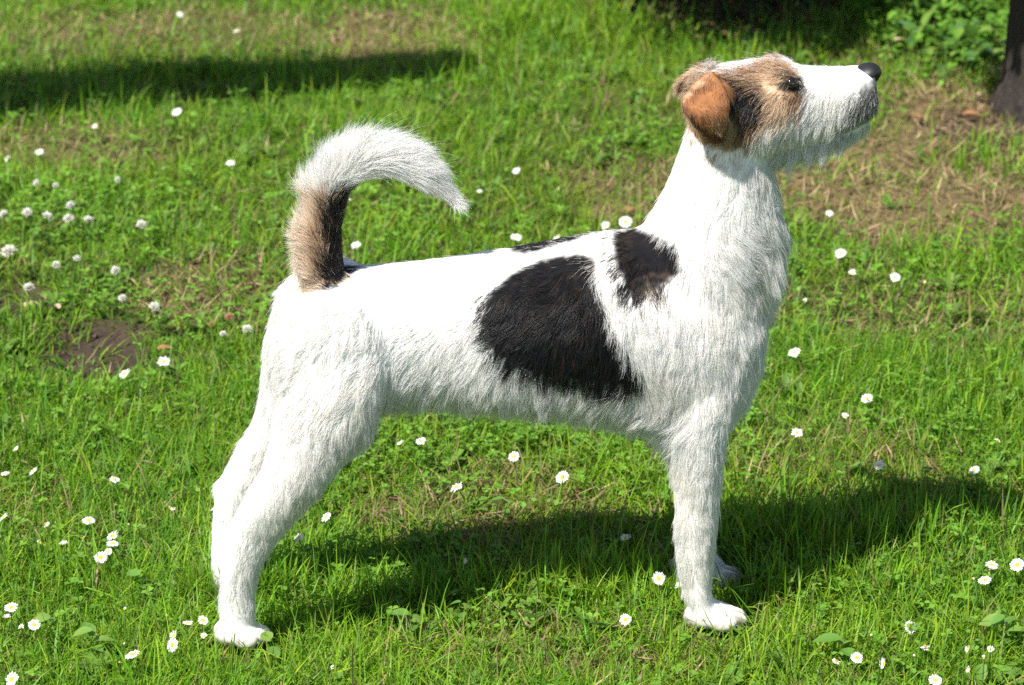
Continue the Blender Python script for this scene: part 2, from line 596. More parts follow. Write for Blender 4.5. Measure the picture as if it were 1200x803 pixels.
def loft(stations, n=22, cap=True):
    """vertices and faces of a closed tube through rings (C, U, h, w, squareness)"""
    V, F = [], []
    for C, U, h, w, sq in stations:
        for k in range(n):
            a = 2 * math.pi * k / n
            c, s = math.cos(a), math.sin(a)
            c2 = math.copysign(abs(c) ** (2 / sq), c)
            s2 = math.copysign(abs(s) ** (2 / sq), s)
            V.append(C + U * h * c2 + np.array([0, 1., 0]) * w * s2)
    m = len(stations)
    for i in range(m - 1):
        for k in range(n):
            a, b = i * n + k, i * n + (k + 1) % n
            F.append((a, b, b + n, a + n))
    if cap:
        for i, rev in ((0, True), (m - 1, False)):
            ct = len(V)
            V.append(stations[i][0])
            for k in range(n):
                a, b = i * n + k, i * n + (k + 1) % n
                F.append((b, a, ct) if rev else (a, b, ct))
    return V, F

def spline(st, per=4):
    """Catmull-Rom between stations"""
    arr = []
    for C, U, h, w, sq in st:
        arr.append(np.concatenate([C, U, [h, w, sq]]))
    arr = np.array(arr)
    P = np.vstack([2 * arr[0] - arr[1], arr, 2 * arr[-1] - arr[-2]])
    res = []
    for i in range(1, len(P) - 2):
        for j in range(per):
            t = j / per
            res.append(.5 * ((2 * P[i]) + (-P[i - 1] + P[i + 1]) * t + (2 * P[i - 1] - 5 * P[i] + 4 * P[i + 1] - P[i + 2]) * t * t + (-P[i - 1] + 3 * P[i] - 3 * P[i + 1] + P[i + 2]) * t ** 3))
    res.append(P[-2])
    out = []
    for r in res:
        U = r[3:6] / np.linalg.norm(r[3:6])
        out.append((r[:3], U, max(r[6], .003), max(r[7], .003), r[8]))
    return out

BODY = []          # (verts, faces, tag)
def add(V, F, tag):
    BODY.append((np.array(V), F, tag))

def yc(px):
    return float(YC(px))

# torso from rump to breast
tor = [((330, 374), (337, 420), .030), ((344, 350), (340, 455), .056), ((362, 330), (352, 482), .068), ((405, 308), (405, 492), .076), ((455, 302), (455, 482), .070),
       ((510, 296), (508, 478), .066), ((565, 288), (565, 480), .074), ((625, 278), (628, 486), .083), ((685, 267), (690, 494), .088),
       ((738, 260), (750, 506), .087), ((775, 262), (805, 520), .085), ((830, 262), (845, 505), .078), ((868, 285), (872, 480), .064), ((893, 315), (890, 425), .042)]
add(*loft(spline([station(a, b, w_, yc((a[0] + b[0]) / 2), 2.15) for a, b, w_ in tor])), 'torso')
# neck
nk = [((735, 300), (893, 410), .074), ((745, 264), (908, 345), .070), ((764, 234), (916, 290), .064), ((780, 200), (917, 248), .058), ((790, 172), (914, 216), .055), ((799, 140), (910, 190), .052), ((810, 105), (902, 175), .048)]
add(*loft(spline([station(a, b, w_, yc(850), 2.0) for a, b, w_ in nk])), 'neck')
# skull and upper muzzle
hy = yc(900)
hd = [((806, 112), (812, 150), .026), ((815, 92), (825, 172), .045), ((840, 76), (848, 182), .053), ((870, 70), (876, 184), .055), ((900, 68), (905, 174), .052), ((922, 69), (925, 164), .045), ((940, 75), (942, 160), .037),
      ((962, 77), (963, 156), .032), ((985, 76), (988, 151), .030), ((1004, 74), (1009, 143), .0275), ((1018, 76), (1022, 134), .023), ((1026, 88), (1027, 122), .013)]
add(*loft(spline([station(a, b, w_, hy, 2.2 if a[0] < 930 else 2.7, .003) for a, b, w_ in hd])), 'head')
# lower jaw
jw = [((900, 150), (905, 186), .026), ((935, 142), (938, 180), .023), ((965, 138), (970, 174), .0190), ((990, 134), (995, 166), .0155), ((1008, 130), (1012, 156), .0115), ((1016, 128), (1019, 148), .007)]
add(*loft(spline([station(a, b, w_, hy, 2.0, .002) for a, b, w_ in jw])), 'jaw')
# brow ridges above the eyes
def ellipsoid(c, r, axis_u=None, n=14):
    V, F = [], []
    for i in range(1, n):
        th = math.pi * i / n
        for k in range(n * 2):
            a = math.pi * k / n
            V.append(np.array(c) + np.array([math.sin(th) * math.cos(a) * r[0], math.sin(th) * math.sin(a) * r[1], math.cos(th) * r[2]]))
    m_ = 2 * n
    for i in range(n - 2):
        for k in range(m_):
            a, b = i * m_ + k, i * m_ + (k + 1) % m_
            F.append((a, a + m_, b + m_, b))
    t0 = len(V)
    V.append(np.array(c) + np.array([0, 0, r[2]]))
    V.append(np.array(c) - np.array([0, 0, r[2]]))
    for k in range(m_):
        F.append((k, (k + 1) % m_, t0))
        F.append(((n - 2) * m_ + (k + 1) % m_, (n - 2) * m_ + k, t0 + 1))
    return V, F
for s in (-1, 1):
    c = at_y(920, 95, hy - .030)
    c[1] = hy + s * .030
    add(*ellipsoid(c, (.015, .009, .007)), 'head')
    c = at_y(900, 128, hy - .036)
    c[1] = hy + s * .036
    add(*ellipsoid(c, (.026, .011, .022)), 'head')

# legs: outline pixels of the near leg, then the same leg shifted to the far side
def leg(stations, px_mid, far_shift, per=4):
    y0 = None
    near = []
    for a, b, w_, yo in stations:
        near.append(station(a, b, w_, yc(px_mid) - HALF + yo, 2.1, .004))
    near = spline(near, per)
    out = [near]
    ym = yc(px_mid)
    farl = []
    for C, U, h, w_, sq in near:
        C2 = C.copy()
        C2[1] = 2 * ym - C[1]
        C2[0] += far_shift
        farl.append((C2, U, h, w_, sq))
    out.append(farl)
    return out

hind = [((345, 355), (440, 350), .026, .034), ((328, 405), (466, 400), .034, .016), ((318, 455), (458, 452), .038, .006), ((313, 505), (430, 508), .036, .001), ((303, 548), (396, 553), .031, -.003), ((281, 585), (360, 595), .0260, -.003),
        ((263, 618), (330, 630), .0215, 0), ((256, 650), (311, 662), .0185, 0), ((254, 685), (303, 690), .0165, 0), ((253, 715), (302, 716), .0165, 0), ((256, 738), (303, 738), .0165, 0)]
for k, st in enumerate(leg(hind, 285, -.020)):
    add(*loft(st), 'leg')
fore = [((745, 395), (885, 380), .032, .022), ((762, 455), (872, 450), .038, .012), ((776, 500), (858, 498), .034, .004), ((783, 540), (849, 540), .029, 0), ((787, 590), (845, 590), .0255, 0),
        ((790, 635), (841, 635), .023, 0), ((794, 668), (838, 668), .021, 0), ((799, 695), (838, 694), .0205, 0), ((804, 715), (846, 713), .021, 0), ((808, 728), (852, 726), .020, 0)]
for k, st in enumerate(leg(fore, 836, .007)):
    add(*loft(st), 'leg')
# hock points, elbows
def both(px, py, yo, r, mid, shift, tag):
    c = at_y(px, py, yc(mid) - HALF + yo)
    add(*ellipsoid(c, r, n=8), tag)
    c2 = c.copy()
    c2[1] = 2 * yc(mid) - c[1]
    c2[0] += shift
    add(*ellipsoid(c2, r, n=8), tag)
both(271, 634, 0, (.0095, .009, .018), 285, -.020, 'leg')
both(784, 500, 0, (.014, .013, .016), 836, .002, 'leg')
both(392, 475, .000, (.044, .026, .056), 285, -.004, 'leg')
both(385, 425, .008, (.060, .030, .075), 285, 0, 'leg')
both(815, 400, .010, (.050, .026, .085), 836, 0, 'leg')
# paws: four toes and a pad each
for f in FEET:
    bx, by = f[0], f[1]
    z0 = FOOT_Z
    add(*ellipsoid((bx - .006, by, z0 + (.012 if f is not FEET[2] else -.012)), (.024, .0175, .0155), n=8), 'paw')
    if f is FEET[2]:
        z0 -= .022
    if f is FEET[3]:
        z0 -= .008
    for j, (dy, dx) in enumerate(((-.0155, .009), (-.0055, .020), (.0055, .020), (.0155, .009))):
        hs = .0045 if f is FEET[0] else 0
        add(*ellipsoid((bx + dx - hs, by + dy, z0 + .0080), (.0145 - hs * .5, .0056, .0090), n=8), 'paw')
        add(*ellipsoid((bx + dx - .006 - hs, by + dy, z0 + .0115), (.011, .0050, .0085), n=8), 'paw')
# tail core
tpath = [(392, 338, 24), (380, 312, 24), (377, 282, 23), (380, 250, 21), (388, 222, 20), (407, 200, 19), (436, 188, 18), (466, 189, 17), (492, 199, 15), (514, 215, 10), (533, 233, 4)]
st = []
for i, (x_, y_, r_) in enumerate(tpath):
    a = tpath[max(i - 1, 0)]
    b = tpath[min(i + 1, len(tpath) - 1)]
    tx, ty = b[0] - a[0], b[1] - a[1]
    l_ = math.hypot(tx, ty)
    n_ = (-ty / l_, tx / l_)
    st.append(station((x_ + n_[0] * r_, y_ + n_[1] * r_), (x_ - n_[0] * r_, y_ - n_[1] * r_), r_ / 1162. * .95, yc(390), 2.0, .001))
add(*loft(spline(st), 16), 'tail')
# ears: folded flaps, thick enough to be leather with fur on it
def slab(poly, ys, thick, dome, tag):
    n = len(poly)
    cx = sum(p_[0] for p_ in poly) / n
    cy = sum(p_[1] for p_ in poly) / n
    V, F = [], []
    rings = (1.0, .72, .40)
    for side in (0, 1):
        for r_ in rings:
            for (px, py), y_ in zip(poly, ys):
                yy = y_ + (thick * .5 * (1 if side else -1) * (1.0 - .45 * (r_ == 1.0))) - dome * (1 - r_ * r_)
                V.append(at_y(cx + (px - cx) * r_, cy + (py - cy) * r_, yy))
        ym = sum(ys) / n + thick * .5 * (1 if side else -1) - dome
        V.append(at_y(cx, cy, ym))
    half = 3 * n + 1
    for side in (0, 1):
        o_ = side * half
        for r_ in range(2):
            for k in range(n):
                a, b = o_ + r_ * n + k, o_ + r_ * n + (k + 1) % n
                f = (a, b, b + n, a + n)
                F.append(f if side == 0 else f[::-1])
        for k in range(n):
            a, b = o_ + 2 * n + k, o_ + 2 * n + (k + 1) % n
            f = (a, b, o_ + 3 * n)
            F.append(f if side == 0 else f[::-1])
    for k in range(n):
        a, b = k, (k + 1) % n
        F.append((b, a, a + half, b + half))
    add(V, F, tag)
slab([(833, 82), (848, 98), (855, 118), (854, 139), (845, 155), (830, 152), (814, 142), (799, 130), (798, 117), (814, 96)],
     [hy - q_ for q_ in (.056, .062, .068, .073, .076, .077, .076, .070, .066, .060)], .008, .006, 'ear_flap')
slab([(838, 84), (860, 104), (864, 137), (854, 168), (832, 164), (810, 145), (801, 122), (818, 98)],
     [hy - q_ for q_ in (.048, .050, .052, .055, .058, .062, .060, .054)], .008, .002, 'ear_inner')
slab([(833, 74), (818, 78), (802, 88), (794, 98), (795, 108), (803, 113), (815, 104), (830, 92)],
     [hy + q_ for q_ in (.048, .052, .058, .066, .070, .068, .058, .048)], .009, .0, 'ear_far')

bm_v, bm_f, src_pts, src_tag, o_ = [], [], [], [], 0
for V_, F_, tag in BODY:
    bm_v.append(V_)
    bm_f += [tuple(i + o_ for i in f) for f in F_]
    o_ += len(V_)
    src_pts.append(V_)
    src_tag += [tag] * len(V_)
src_pts = np.concatenate(src_pts)
tmp = bpy.data.meshes.new('dog_rough')
tmp.from_pydata(src_pts.tolist(), [], bm_f)
bmm = bmesh.new()
bmm.from_mesh(tmp)
bmesh.ops.recalc_face_normals(bmm, faces=bmm.faces)
bmm.to_mesh(tmp)
bmm.free()
to = bpy.data.objects.new('dog_rough', tmp)
COL.objects.link(to)
md = to.modifiers.new('r', 'REMESH')
md.mode = 'VOXEL'
md.voxel_size = .0024
dg = bpy.context.evaluated_depsgraph_get()
body_me = bpy.data.meshes.new_from_object(to.evaluated_get(dg))
bpy.data.objects.remove(to)
bpy.data.meshes.remove(tmp)
body_me.name = 'body'
body_me.polygons.foreach_set('use_smooth', np.ones(len(body_me.polygons), bool))
nb = len(body_me.vertices)
BV = np.empty(nb * 3, np.float32)
body_me.vertices.foreach_get('co', BV)
BV = BV.reshape(-1, 3).astype(float)
kd = kdtree.KDTree(len(src_pts))
for i, p_ in enumerate(src_pts):
    kd.insert(p_, i)
kd.balance()
TAGS = ['torso', 'neck', 'head', 'jaw', 'leg', 'paw', 'tail', 'ear_flap', 'ear_inner', 'ear_far']
vtag = np.array([TAGS.index(src_tag[kd.find(p_)[1]]) for p_ in BV])
# ease the joins between trunk, neck and limbs; keep toes, ears and muzzle crisp
ed = np.empty(len(body_me.edges) * 2, np.int32)
body_me.edges.foreach_get('vertices', ed)
ed = ed.reshape(-1, 2)
deg = np.bincount(ed.ravel(), minlength=nb).astype(float)
pxv, pyv = project(BV)
wide = (np.isin(vtag, [0, 1]) | ((vtag == 4) & (pyv < 560))).astype(float)
for it in range(44):
    sm_ = np.stack([np.bincount(ed[:, 0], BV[ed[:, 1], c], nb) + np.bincount(ed[:, 1], BV[ed[:, 0], c], nb) for c in range(3)], -1) / deg[:, None]
    if it == 4:
        for _ in range(8):
            wide = (np.bincount(ed[:, 0], wide[ed[:, 1]], nb) + np.bincount(ed[:, 1], wide[ed[:, 0]], nb)) / deg
    BV += (sm_ - BV) * (.5 if it < 4 else .6 * wide[:, None])
body_me.vertices.foreach_set('co', BV.astype(np.float32).ravel())
body_me.update()
body_me.calc_loop_triangles()
BT = np.empty(len(body_me.loop_triangles) * 3, np.int32)
body_me.loop_triangles.foreach_get('vertices', BT)
BT = BT.reshape(-1, 3)
BN = np.empty(nb * 3, np.float32)
body_me.vertex_normals.foreach_get('vector', BN)
BN = BN.reshape(-1, 3).astype(float)

# coat: where each colour lies on the side of the dog (photograph pixels carried onto the body)
def inside(poly, x, y):
    r = np.zeros(len(x), bool)
    n = len(poly)
    j = n - 1
    for i in range(n):
        xi, yi = poly[i]
        xj, yj = poly[j]
        c = ((yi > y) != (yj > y)) & (x < (xj - xi) * (y - yi) / (yj - yi + 1e-9) + xi)
        r ^= c
        j = i
    return r
WHITE = np.array([.85, .84, .82])
BLACK = np.array([.0105, .0105, .012])
TAN = np.array([.50, .335, .20])
PALE = np.array([.66, .50, .345])
BROWN = np.array([.20, .095, .042])
RUST = np.array([.39, .172, .070])
GREY = np.array([.20, .185, .18])

def coat(P, tag, jit, seed):
    rg = np.random.default_rng(seed)
    n = len(P)
    Q = P.copy()
    far_ = (P[:, 1] > YC(project(P)[0]) + .03)
    # the far flank carries the mirrored pattern
    px0, py0 = project(P)
    Q[far_, 1] = 2 * YC(px0[far_]) - P[far_, 1]
    px, py = project(Q)
    px = px + rg.normal(0, 1, n) * jit + (fbm(P[:, 0], P[:, 2], .030, 3) - .5) * 16 * min(jit / 4, 1)
    py = py + rg.normal(0, 1, n) * jit + (fbm(P[:, 0], P[:, 2], .030, 5) - .5) * 16 * min(jit / 4, 1)
    c = np.tile(WHITE, (n, 1)) * rg.uniform(.93, 1.04, n)[:, None]
    cream = (sstep(.45, .8, fbm(P[:, 0], P[:, 2], .06, 2)) * .7 + .3 * (P[:, 2] < .2))[:, None]
    c = c * (1 - cream * np.array([.01, .025, .055]))
    px, py = np.where(tag == 9, px0, px), np.where(tag == 9, project(P)[1], py)
    body = (tag == 0) | (tag == 1) | (tag == 4)
    pw = (tag == 5)
    soil_ = (pw * (.13 + .22 * sstep(.4, .75, fbm(P[:, 0], P[:, 1] + P[:, 2], .012, 1)) + .25 * sstep(FOOT_Z + .014, FOOT_Z, P[:, 2])))[:, None]
    c = c * (1 - soil_) + np.array([.50, .40, .28]) * soil_
    for f in FEET:                                  # shade between the toes painted into the skin colour
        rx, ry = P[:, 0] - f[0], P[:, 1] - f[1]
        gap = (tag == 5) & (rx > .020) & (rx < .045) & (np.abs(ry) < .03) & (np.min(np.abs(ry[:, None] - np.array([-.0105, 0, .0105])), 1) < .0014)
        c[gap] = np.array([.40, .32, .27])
    def put(poly, colr, mask, prob=1.0, var=.15):
        m_ = inside(poly, px, py) & mask & (rg.random(n) < prob)
        c[m_] = np.asarray(colr) * rg.uniform(1 - var, 1 + var, m_.sum())[:, None]
    put([(598, 322), (640, 303), (680, 297), (696, 304), (701, 335), (706, 365), (718, 393), (735, 413), (747, 430), (749, 449), (705, 450), (640, 440), (604, 430), (576, 412), (566, 384), (568, 352)], BLACK, body, 1, .4)
    put([(720, 272), (745, 267), (770, 278), (791, 288), (796, 318), (777, 336), (745, 351), (732, 336), (721, 305)], BLACK, body, 1, .4)
    put([(752, 324), (787, 318), (784, 343), (752, 352), (743, 348)], [.15, .095, .065], body, .22)
    put([(754, 334), (783, 326), (780, 341), (752, 350)], PALE * .9, body, .18)
    top = body & (P[:, 1] > YC(px0) - .03)
    put([(585, 270), (640, 255), (716, 245), (718, 266), (700, 273), (662, 284), (632, 295), (600, 297)], BLACK, top, 1, .4)
    bl = (c.max(1) < .03) & (rg.random(n) < .03 + .10 * sstep(.5, .75, fbm(P[:, 0], P[:, 2], .035, 7)))
    c[bl] = np.array([.060, .036, .022]) * rg.uniform(.4, 1.3, bl.sum())[:, None]
    # tail
    tl = (tag == 6) | ((tag == 0) & (px < 432) & (py < 345))
    put([(320, 262), (355, 246), (384, 236), (412, 232), (412, 350), (320, 350)], PALE * 1.12, tl & (tag == 6), .9)
    put([(320, 235), (352, 214), (367, 214), (366, 350), (320, 350)], WHITE * [.93, .86, .78], tl & (tag == 6), .8)
    put([(377, 254), (382, 242), (398, 238), (390, 345), (374, 345), (373, 290)], [.26, .15, .085], tl & (tag == 6), .6)
    put([(383, 248), (396, 232), (418, 222), (412, 248), (410, 290), (432, 303), (402, 330), (376, 348), (383, 300), (379, 255)], BLACK, tl, .97, .4)
    m_ = inside([(396, 284), (437, 297), (428, 312), (396, 322)], px0, project(P)[1]) & (tag == 0)
    c[m_] = BLACK * 1.2
    # head
    hd_ = (tag == 2) | (tag == 1) | (tag == 3)
    put([(838, 84), (880, 76), (915, 72), (934, 80), (944, 104), (941, 122), (925, 131), (906, 136), (893, 140), (884, 158), (858, 178), (832, 172), (814, 158), (803, 142), (797, 120), (800, 95), (815, 78)], TAN, hd_, .93, .25)
    put([(893, 92), (914, 86), (920, 112), (930, 140), (905, 146), (892, 132)], PALE, hd_, .6)
    put([(848, 94), (862, 88), (880, 94), (894, 104), (896, 122), (888, 140), (870, 144), (861, 130), (855, 112)], BLACK * 1.2, hd_, .93, .5)
    put([(860, 142), (888, 138), (884, 158), (862, 168)], BROWN, hd_, .45)
    put([(845, 80), (870, 74), (890, 78), (896, 100), (850, 96)], BROWN, hd_, .25)
    put([(915, 88), (939, 89), (941, 105), (928, 111), (914, 106)], BLACK * 1.2, hd_, .9)
    put([(920, 104), (940, 106), (940, 122), (926, 126)], BROWN, hd_, .5)
    put([(1008, 100), (1030, 90), (1030, 112), (1028, 128), (1012, 142), (985, 152), (972, 150), (1000, 128)], GREY * .75, hd_, .6, .5)
    put([(985, 118), (1028, 100), (1030, 135), (985, 152)], BLACK * 2.5, hd_, .2, .5)
    put([(1000, 74), (1014, 70), (1014, 100), (1006, 96)], GREY * .8, hd_, .45, .5)
    put([(1012, 97), (1032, 92), (1032, 132), (1008, 128)], GREY * .8, hd_, .5, .5)
    # ears
    put([(780, 60), (870, 60), (870, 175), (780, 175)], RUST, tag == 7, 1, .38)
    put([(806, 110), (826, 100), (834, 120), (815, 128)], RUST * .62, tag == 7, .6, .2)
    put([(834, 80), (837, 84), (801, 123), (795, 122)], PALE, tag == 7, .5, .2)  # highlight along the fold edge, put into the hair colour
    put([(792, 124), (802, 123), (818, 138), (812, 146)], BLACK * 2, tag == 7, .8, .3)
    put([(828, 140), (856, 130), (850, 160), (826, 158)], PALE, tag == 7, .35)
    put([(780, 60), (870, 60), (870, 175), (780, 175)], BROWN * 1.25, tag == 8, 1, .35)
    put([(780, 60), (850, 60), (850, 125), (780, 125)], TAN * 1.1, tag == 9, .9, .25)
    put([(780, 60), (850, 60), (850, 80), (812, 92)], PALE * 1.1, tag == 9, .8, .15)
    return c

body_col = np.ones((nb, 4), np.float32)
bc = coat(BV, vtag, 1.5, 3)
for it in range(2):
    bc = .4 * bc + .6 * np.stack([np.bincount(ed[:, 0], bc[ed[:, 1], c], nb) + np.bincount(ed[:, 1], bc[ed[:, 0], c], nb) for c in range(3)], -1) / deg[:, None]
pinkish = np.array([.62, .47, .42])
isw = bc.min(1) > .6
bc[~isw] *= .72
bc[isw] = bc[isw] * .88 + pinkish * .12
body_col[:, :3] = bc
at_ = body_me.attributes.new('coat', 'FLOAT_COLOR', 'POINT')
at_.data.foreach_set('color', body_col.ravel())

skin_m, t, out = mat_new('coat_underlayer')
p = t.nodes.new('ShaderNodeBsdfPrincipled')
p.inputs['Roughness'].default_value = .9
p.inputs['Specular IOR Level'].default_value = .1
a = t.nodes.new('ShaderNodeAttribute')
a.attribute_name = 'coat'
t.links.new(a.outputs['Color'], p.inputs['Base Color'])
t.links.new(p.outputs[0], out.inputs['Surface'])

dog = thing('dog', 'rough haired white terrier with black saddle patch, tan ears and raised tail, standing in profile', 'dog', (float((hind_c[0] + fore_c[0]) / 2), float(yc(560)), 0))
inv = Matrix.Translation(-Vector(dog.location))
OFF = np.array(dog.location)
BVl = BV - OFF
body_me.vertices.foreach_set('co', BVl.astype(np.float32).ravel())
body_me.update()
link('body', body_me, skin_m, dog)

# fur: direction, length (mm) and lift at places on the side of the dog
FLOW = [
 # px, py, dx, dy, len, lift
 (1000, 80, -1, .15, 7, .30), (1012, 100, -.6, .8, 6, .30), (1010, 125, -.35, 1, 10, .30), (985, 95, -.8, .7, 8, .3), (970, 120, -.35, 1, 16, .25), (975, 140, -.35, 1, 19, .3), (1000, 132, -.45, 1, 14, .3), (985, 160, -.3, 1, 22, .4), (950, 85, -.9, .3, 9, .35), (945, 130, -.3, 1, 22, .25),
 (965, 145, -.15, 1, 22, .28), (995, 148, -.3, 1, 12, .25), (1012, 140, -.2, 1, 12, .3), (940, 168, -.2, 1, 27, .3), (970, 165, -.2, 1, 24, .38), (1000, 157, -.3, 1, 17, .38), (930, 180, -.2, 1, 27, .28),
 (930, 72, -.3, -.8, 7, .3), (917, 66, -.6, -.8, 15, .5), (900, 68, -.9, -.4, 13, .42), (960, 77, -.9, -.35, 10, .42), (832, 80, -.5, -1, 24, .8), (820, 84, -.8, -.7, 17, .5), (930, 100, -.3, 1, 12, .35), (920, 125, -.25, 1, 17, .22), (908, 148, -.15, 1, 21, .22), (895, 120, -.35, 1, 15, .22),
 (875, 72, -1, .05, 11, .35), (850, 78, -1, .2, 11, .35), (870, 110, -.5, 1, 16, .25), (870, 150, -.3, 1, 18, .2), (890, 170, -.1, 1, 22, .2), (850, 175, -.3, 1, 16, .2), (820, 160, -.3, 1, 15, .2),
 (800, 160, -.35, 1, 12, .18), (840, 220, .1, 1, 20, .18), (880, 220, .25, 1, 22, .2), (905, 205, .3, 1, 24, .35), (785, 200, -.4, 1, 12, .15), (765, 235, -.5, 1, 13, .15), (800, 240, -.1, 1, 18, .18),
 (840, 265, .5, .9, 26, .2), (880, 270, 1, .55, 28, .25), (914, 262, .7, .9, 36, .6), (910, 300, .35, 1, 34, .6), (900, 340, .1, 1, 30, .5), (893, 350, .0, 1, 24, .3), (870, 320, .5, .9, 26, .22),
 (830, 320, .1, 1, 24, .18), (790, 270, -.2, 1, 17, .16), (745, 268, -.8, .5, 14, .15), (755, 310, -.05, 1, 17, .16), (720, 330, -.1, 1, 22, .18), (740, 390, .15, 1, 24, .2), (790, 370, .05, 1, 24, .18),
 (840, 400, .1, 1, 24, .18), (880, 410, -.05, 1, 22, .25), (770, 440, .1, 1, 24, .2), (820, 470, 0, 1, 20, .18), (860, 470, -.15, 1, 20, .25),
 (680, 290, -1, .35, 13, .14), (600, 295, -1, .2, 13, .13), (520, 300, -1, .1, 13, .13), (440, 306, -1, .15, 14, .15), (650, 350, -.55, .8, 21, .18), (600, 380, -.6, .8, 21, .18), (680, 420, -.4, 1, 22, .18),
 (550, 400, -.65, .75, 20, .18), (500, 350, -.95, .4, 16, .16), (500, 400, -.7, .75, 20, .2), (480, 440, -.45, .9, 24, .25), (520, 460, -.3, 1, 28, .25), (580, 465, -.35, 1, 28, .25), (640, 470, -.4, 1, 28, .25), (700, 485, -.5, .9, 26, .25), (750, 500, -.6, .8, 24, .3),
 (530, 482, -.2, 1, 30, .3), (620, 488, -.4, .9, 26, .3),
 (420, 340, -.95, .4, 15, .15), (370, 350, -.7, .8, 17, .2), (335, 370, -.55, .9, 16, .2), (400, 400, -.75, .65, 18, .18), (350, 430, -.5, .9, 20, .2), (318, 440, -.4, .95, 17, .25), (430, 440, -.65, .8, 20, .2), (450, 490, -.35, 1, 22, .25),
 (330, 500, -.35, 1, 18, .22), (390, 500, -.5, .9, 20, .2), (420, 530, -.4, 1, 18, .22), (310, 545, -.5, .9, 15, .25), (360, 560, -.4, 1, 18, .22), (380, 590, -.3, 1, 18, .25), (300, 590, -.4, 1, 14, .2), (340, 630, -.15, 1, 18, .3), (285, 640, -.15, 1, 14, .22), (262, 640, -.2, 1, 9, .2), (262, 580, -.2, 1, 9, .2),
 (310, 665, .1, 1, 16, .32), (275, 690, 0, 1, 13, .25), (300, 700, .1, 1, 15, .35), (255, 690, -.3, 1, 13, .35), (280, 738, .5, .8, 5, .2), (305, 748, 1, .4, 2.6, .12), (285, 752, 1, .4, 2.6, .12),
 (785, 515, -.9, .5, 24, .45), (775, 505, -1, .35, 26, .45), (768, 500, -1, .3, 28, .5), (815, 530, 0, 1, 18, .28), (845, 530, .1, 1, 20, .38), (800, 580, .0, 1, 14, .2), (835, 590, .15, 1, 18, .3), (785, 610, -.4, 1, 17, .4), (785, 650, -.4, 1, 17, .45), (820, 640, .35, 1, 16, .25), (840, 640, .3, 1, 16, .3), (795, 680, -.3, 1, 15, .4), (820, 690, .2, 1, 13, .25), (825, 712, .4, .9, 8, .2), (850, 725, 1, .5, 2.6, .12), (830, 732, 1, .5, 2.6, .12), (865, 732, 1, .5, 2.4, .1),
 (352, 315, -.55, .6, 26, .45), (350, 275, -.85, -.1, 28, .5), (358, 230, -.8, -.5, 34, .55), (372, 315, -.35, -.4, 24, .3), (395, 290, .05, -1, 17, .2), (380, 258, -.3, -1, 26, .3), (403, 230, .2, -1, 20, .25), (378, 200, -.35, -1, 38, .55), (405, 180, .2, -1, 38, .55), (435, 170, .75, -.65, 36, .42), (462, 172, .95, -.25, 34, .36),
 (420, 212, .7, -.6, 24, .25), (460, 206, 1, -.05, 28, .25), (490, 182, .95, .25, 30, .24), (512, 200, .75, .7, 26, .14), (500, 214, .8, .6, 22, .14), (525, 226, .8, .65, 19, .10), (415, 302, -.6, .2, 13, .2),
]
FLOW = np.array(FLOW, float)
EXTRA = {7: (7.2, .32, (.15, 1)), 8: (8, .3, (.1, 1)), 9: (11, .35, (-.6, .3))}

def flow_at(px, py, tag):
    n = len(px)
    D = np.zeros((n, 2))
    Ln = np.zeros(n)
    Lf = np.zeros(n)
    for s in range(0, n, 20000):
        e = min(n, s + 20000)
        d2 = (px[s:e, None] - FLOW[None, :, 0]) ** 2 + (py[s:e, None] - FLOW[None, :, 1]) ** 2
        tl = FLOW_TAIL[None, :] != (tag[s:e] == 6)[:, None]
        wgt = 1.0 / (d2 + 60.) ** 1.7
        wgt[tl] *= .002
        wgt /= wgt.sum(1, keepdims=True)
        dirs = FLOW[:, 2:4] / np.linalg.norm(FLOW[:, 2:4], axis=1)[:, None]
        D[s:e] = wgt @ dirs
        Ln[s:e] = wgt @ FLOW[:, 4]
        Lf[s:e] = wgt @ FLOW[:, 5]
    for k, (l_, f_, d_) in EXTRA.items():
        m_ = tag == k
        Ln[m_] = l_
        Lf[m_] = f_
        D[m_] = d_
    return D, Ln / 1000., Lf
FLOW_TAIL = np.zeros(len(FLOW), bool)
FLOW_TAIL[-18:-1] = True

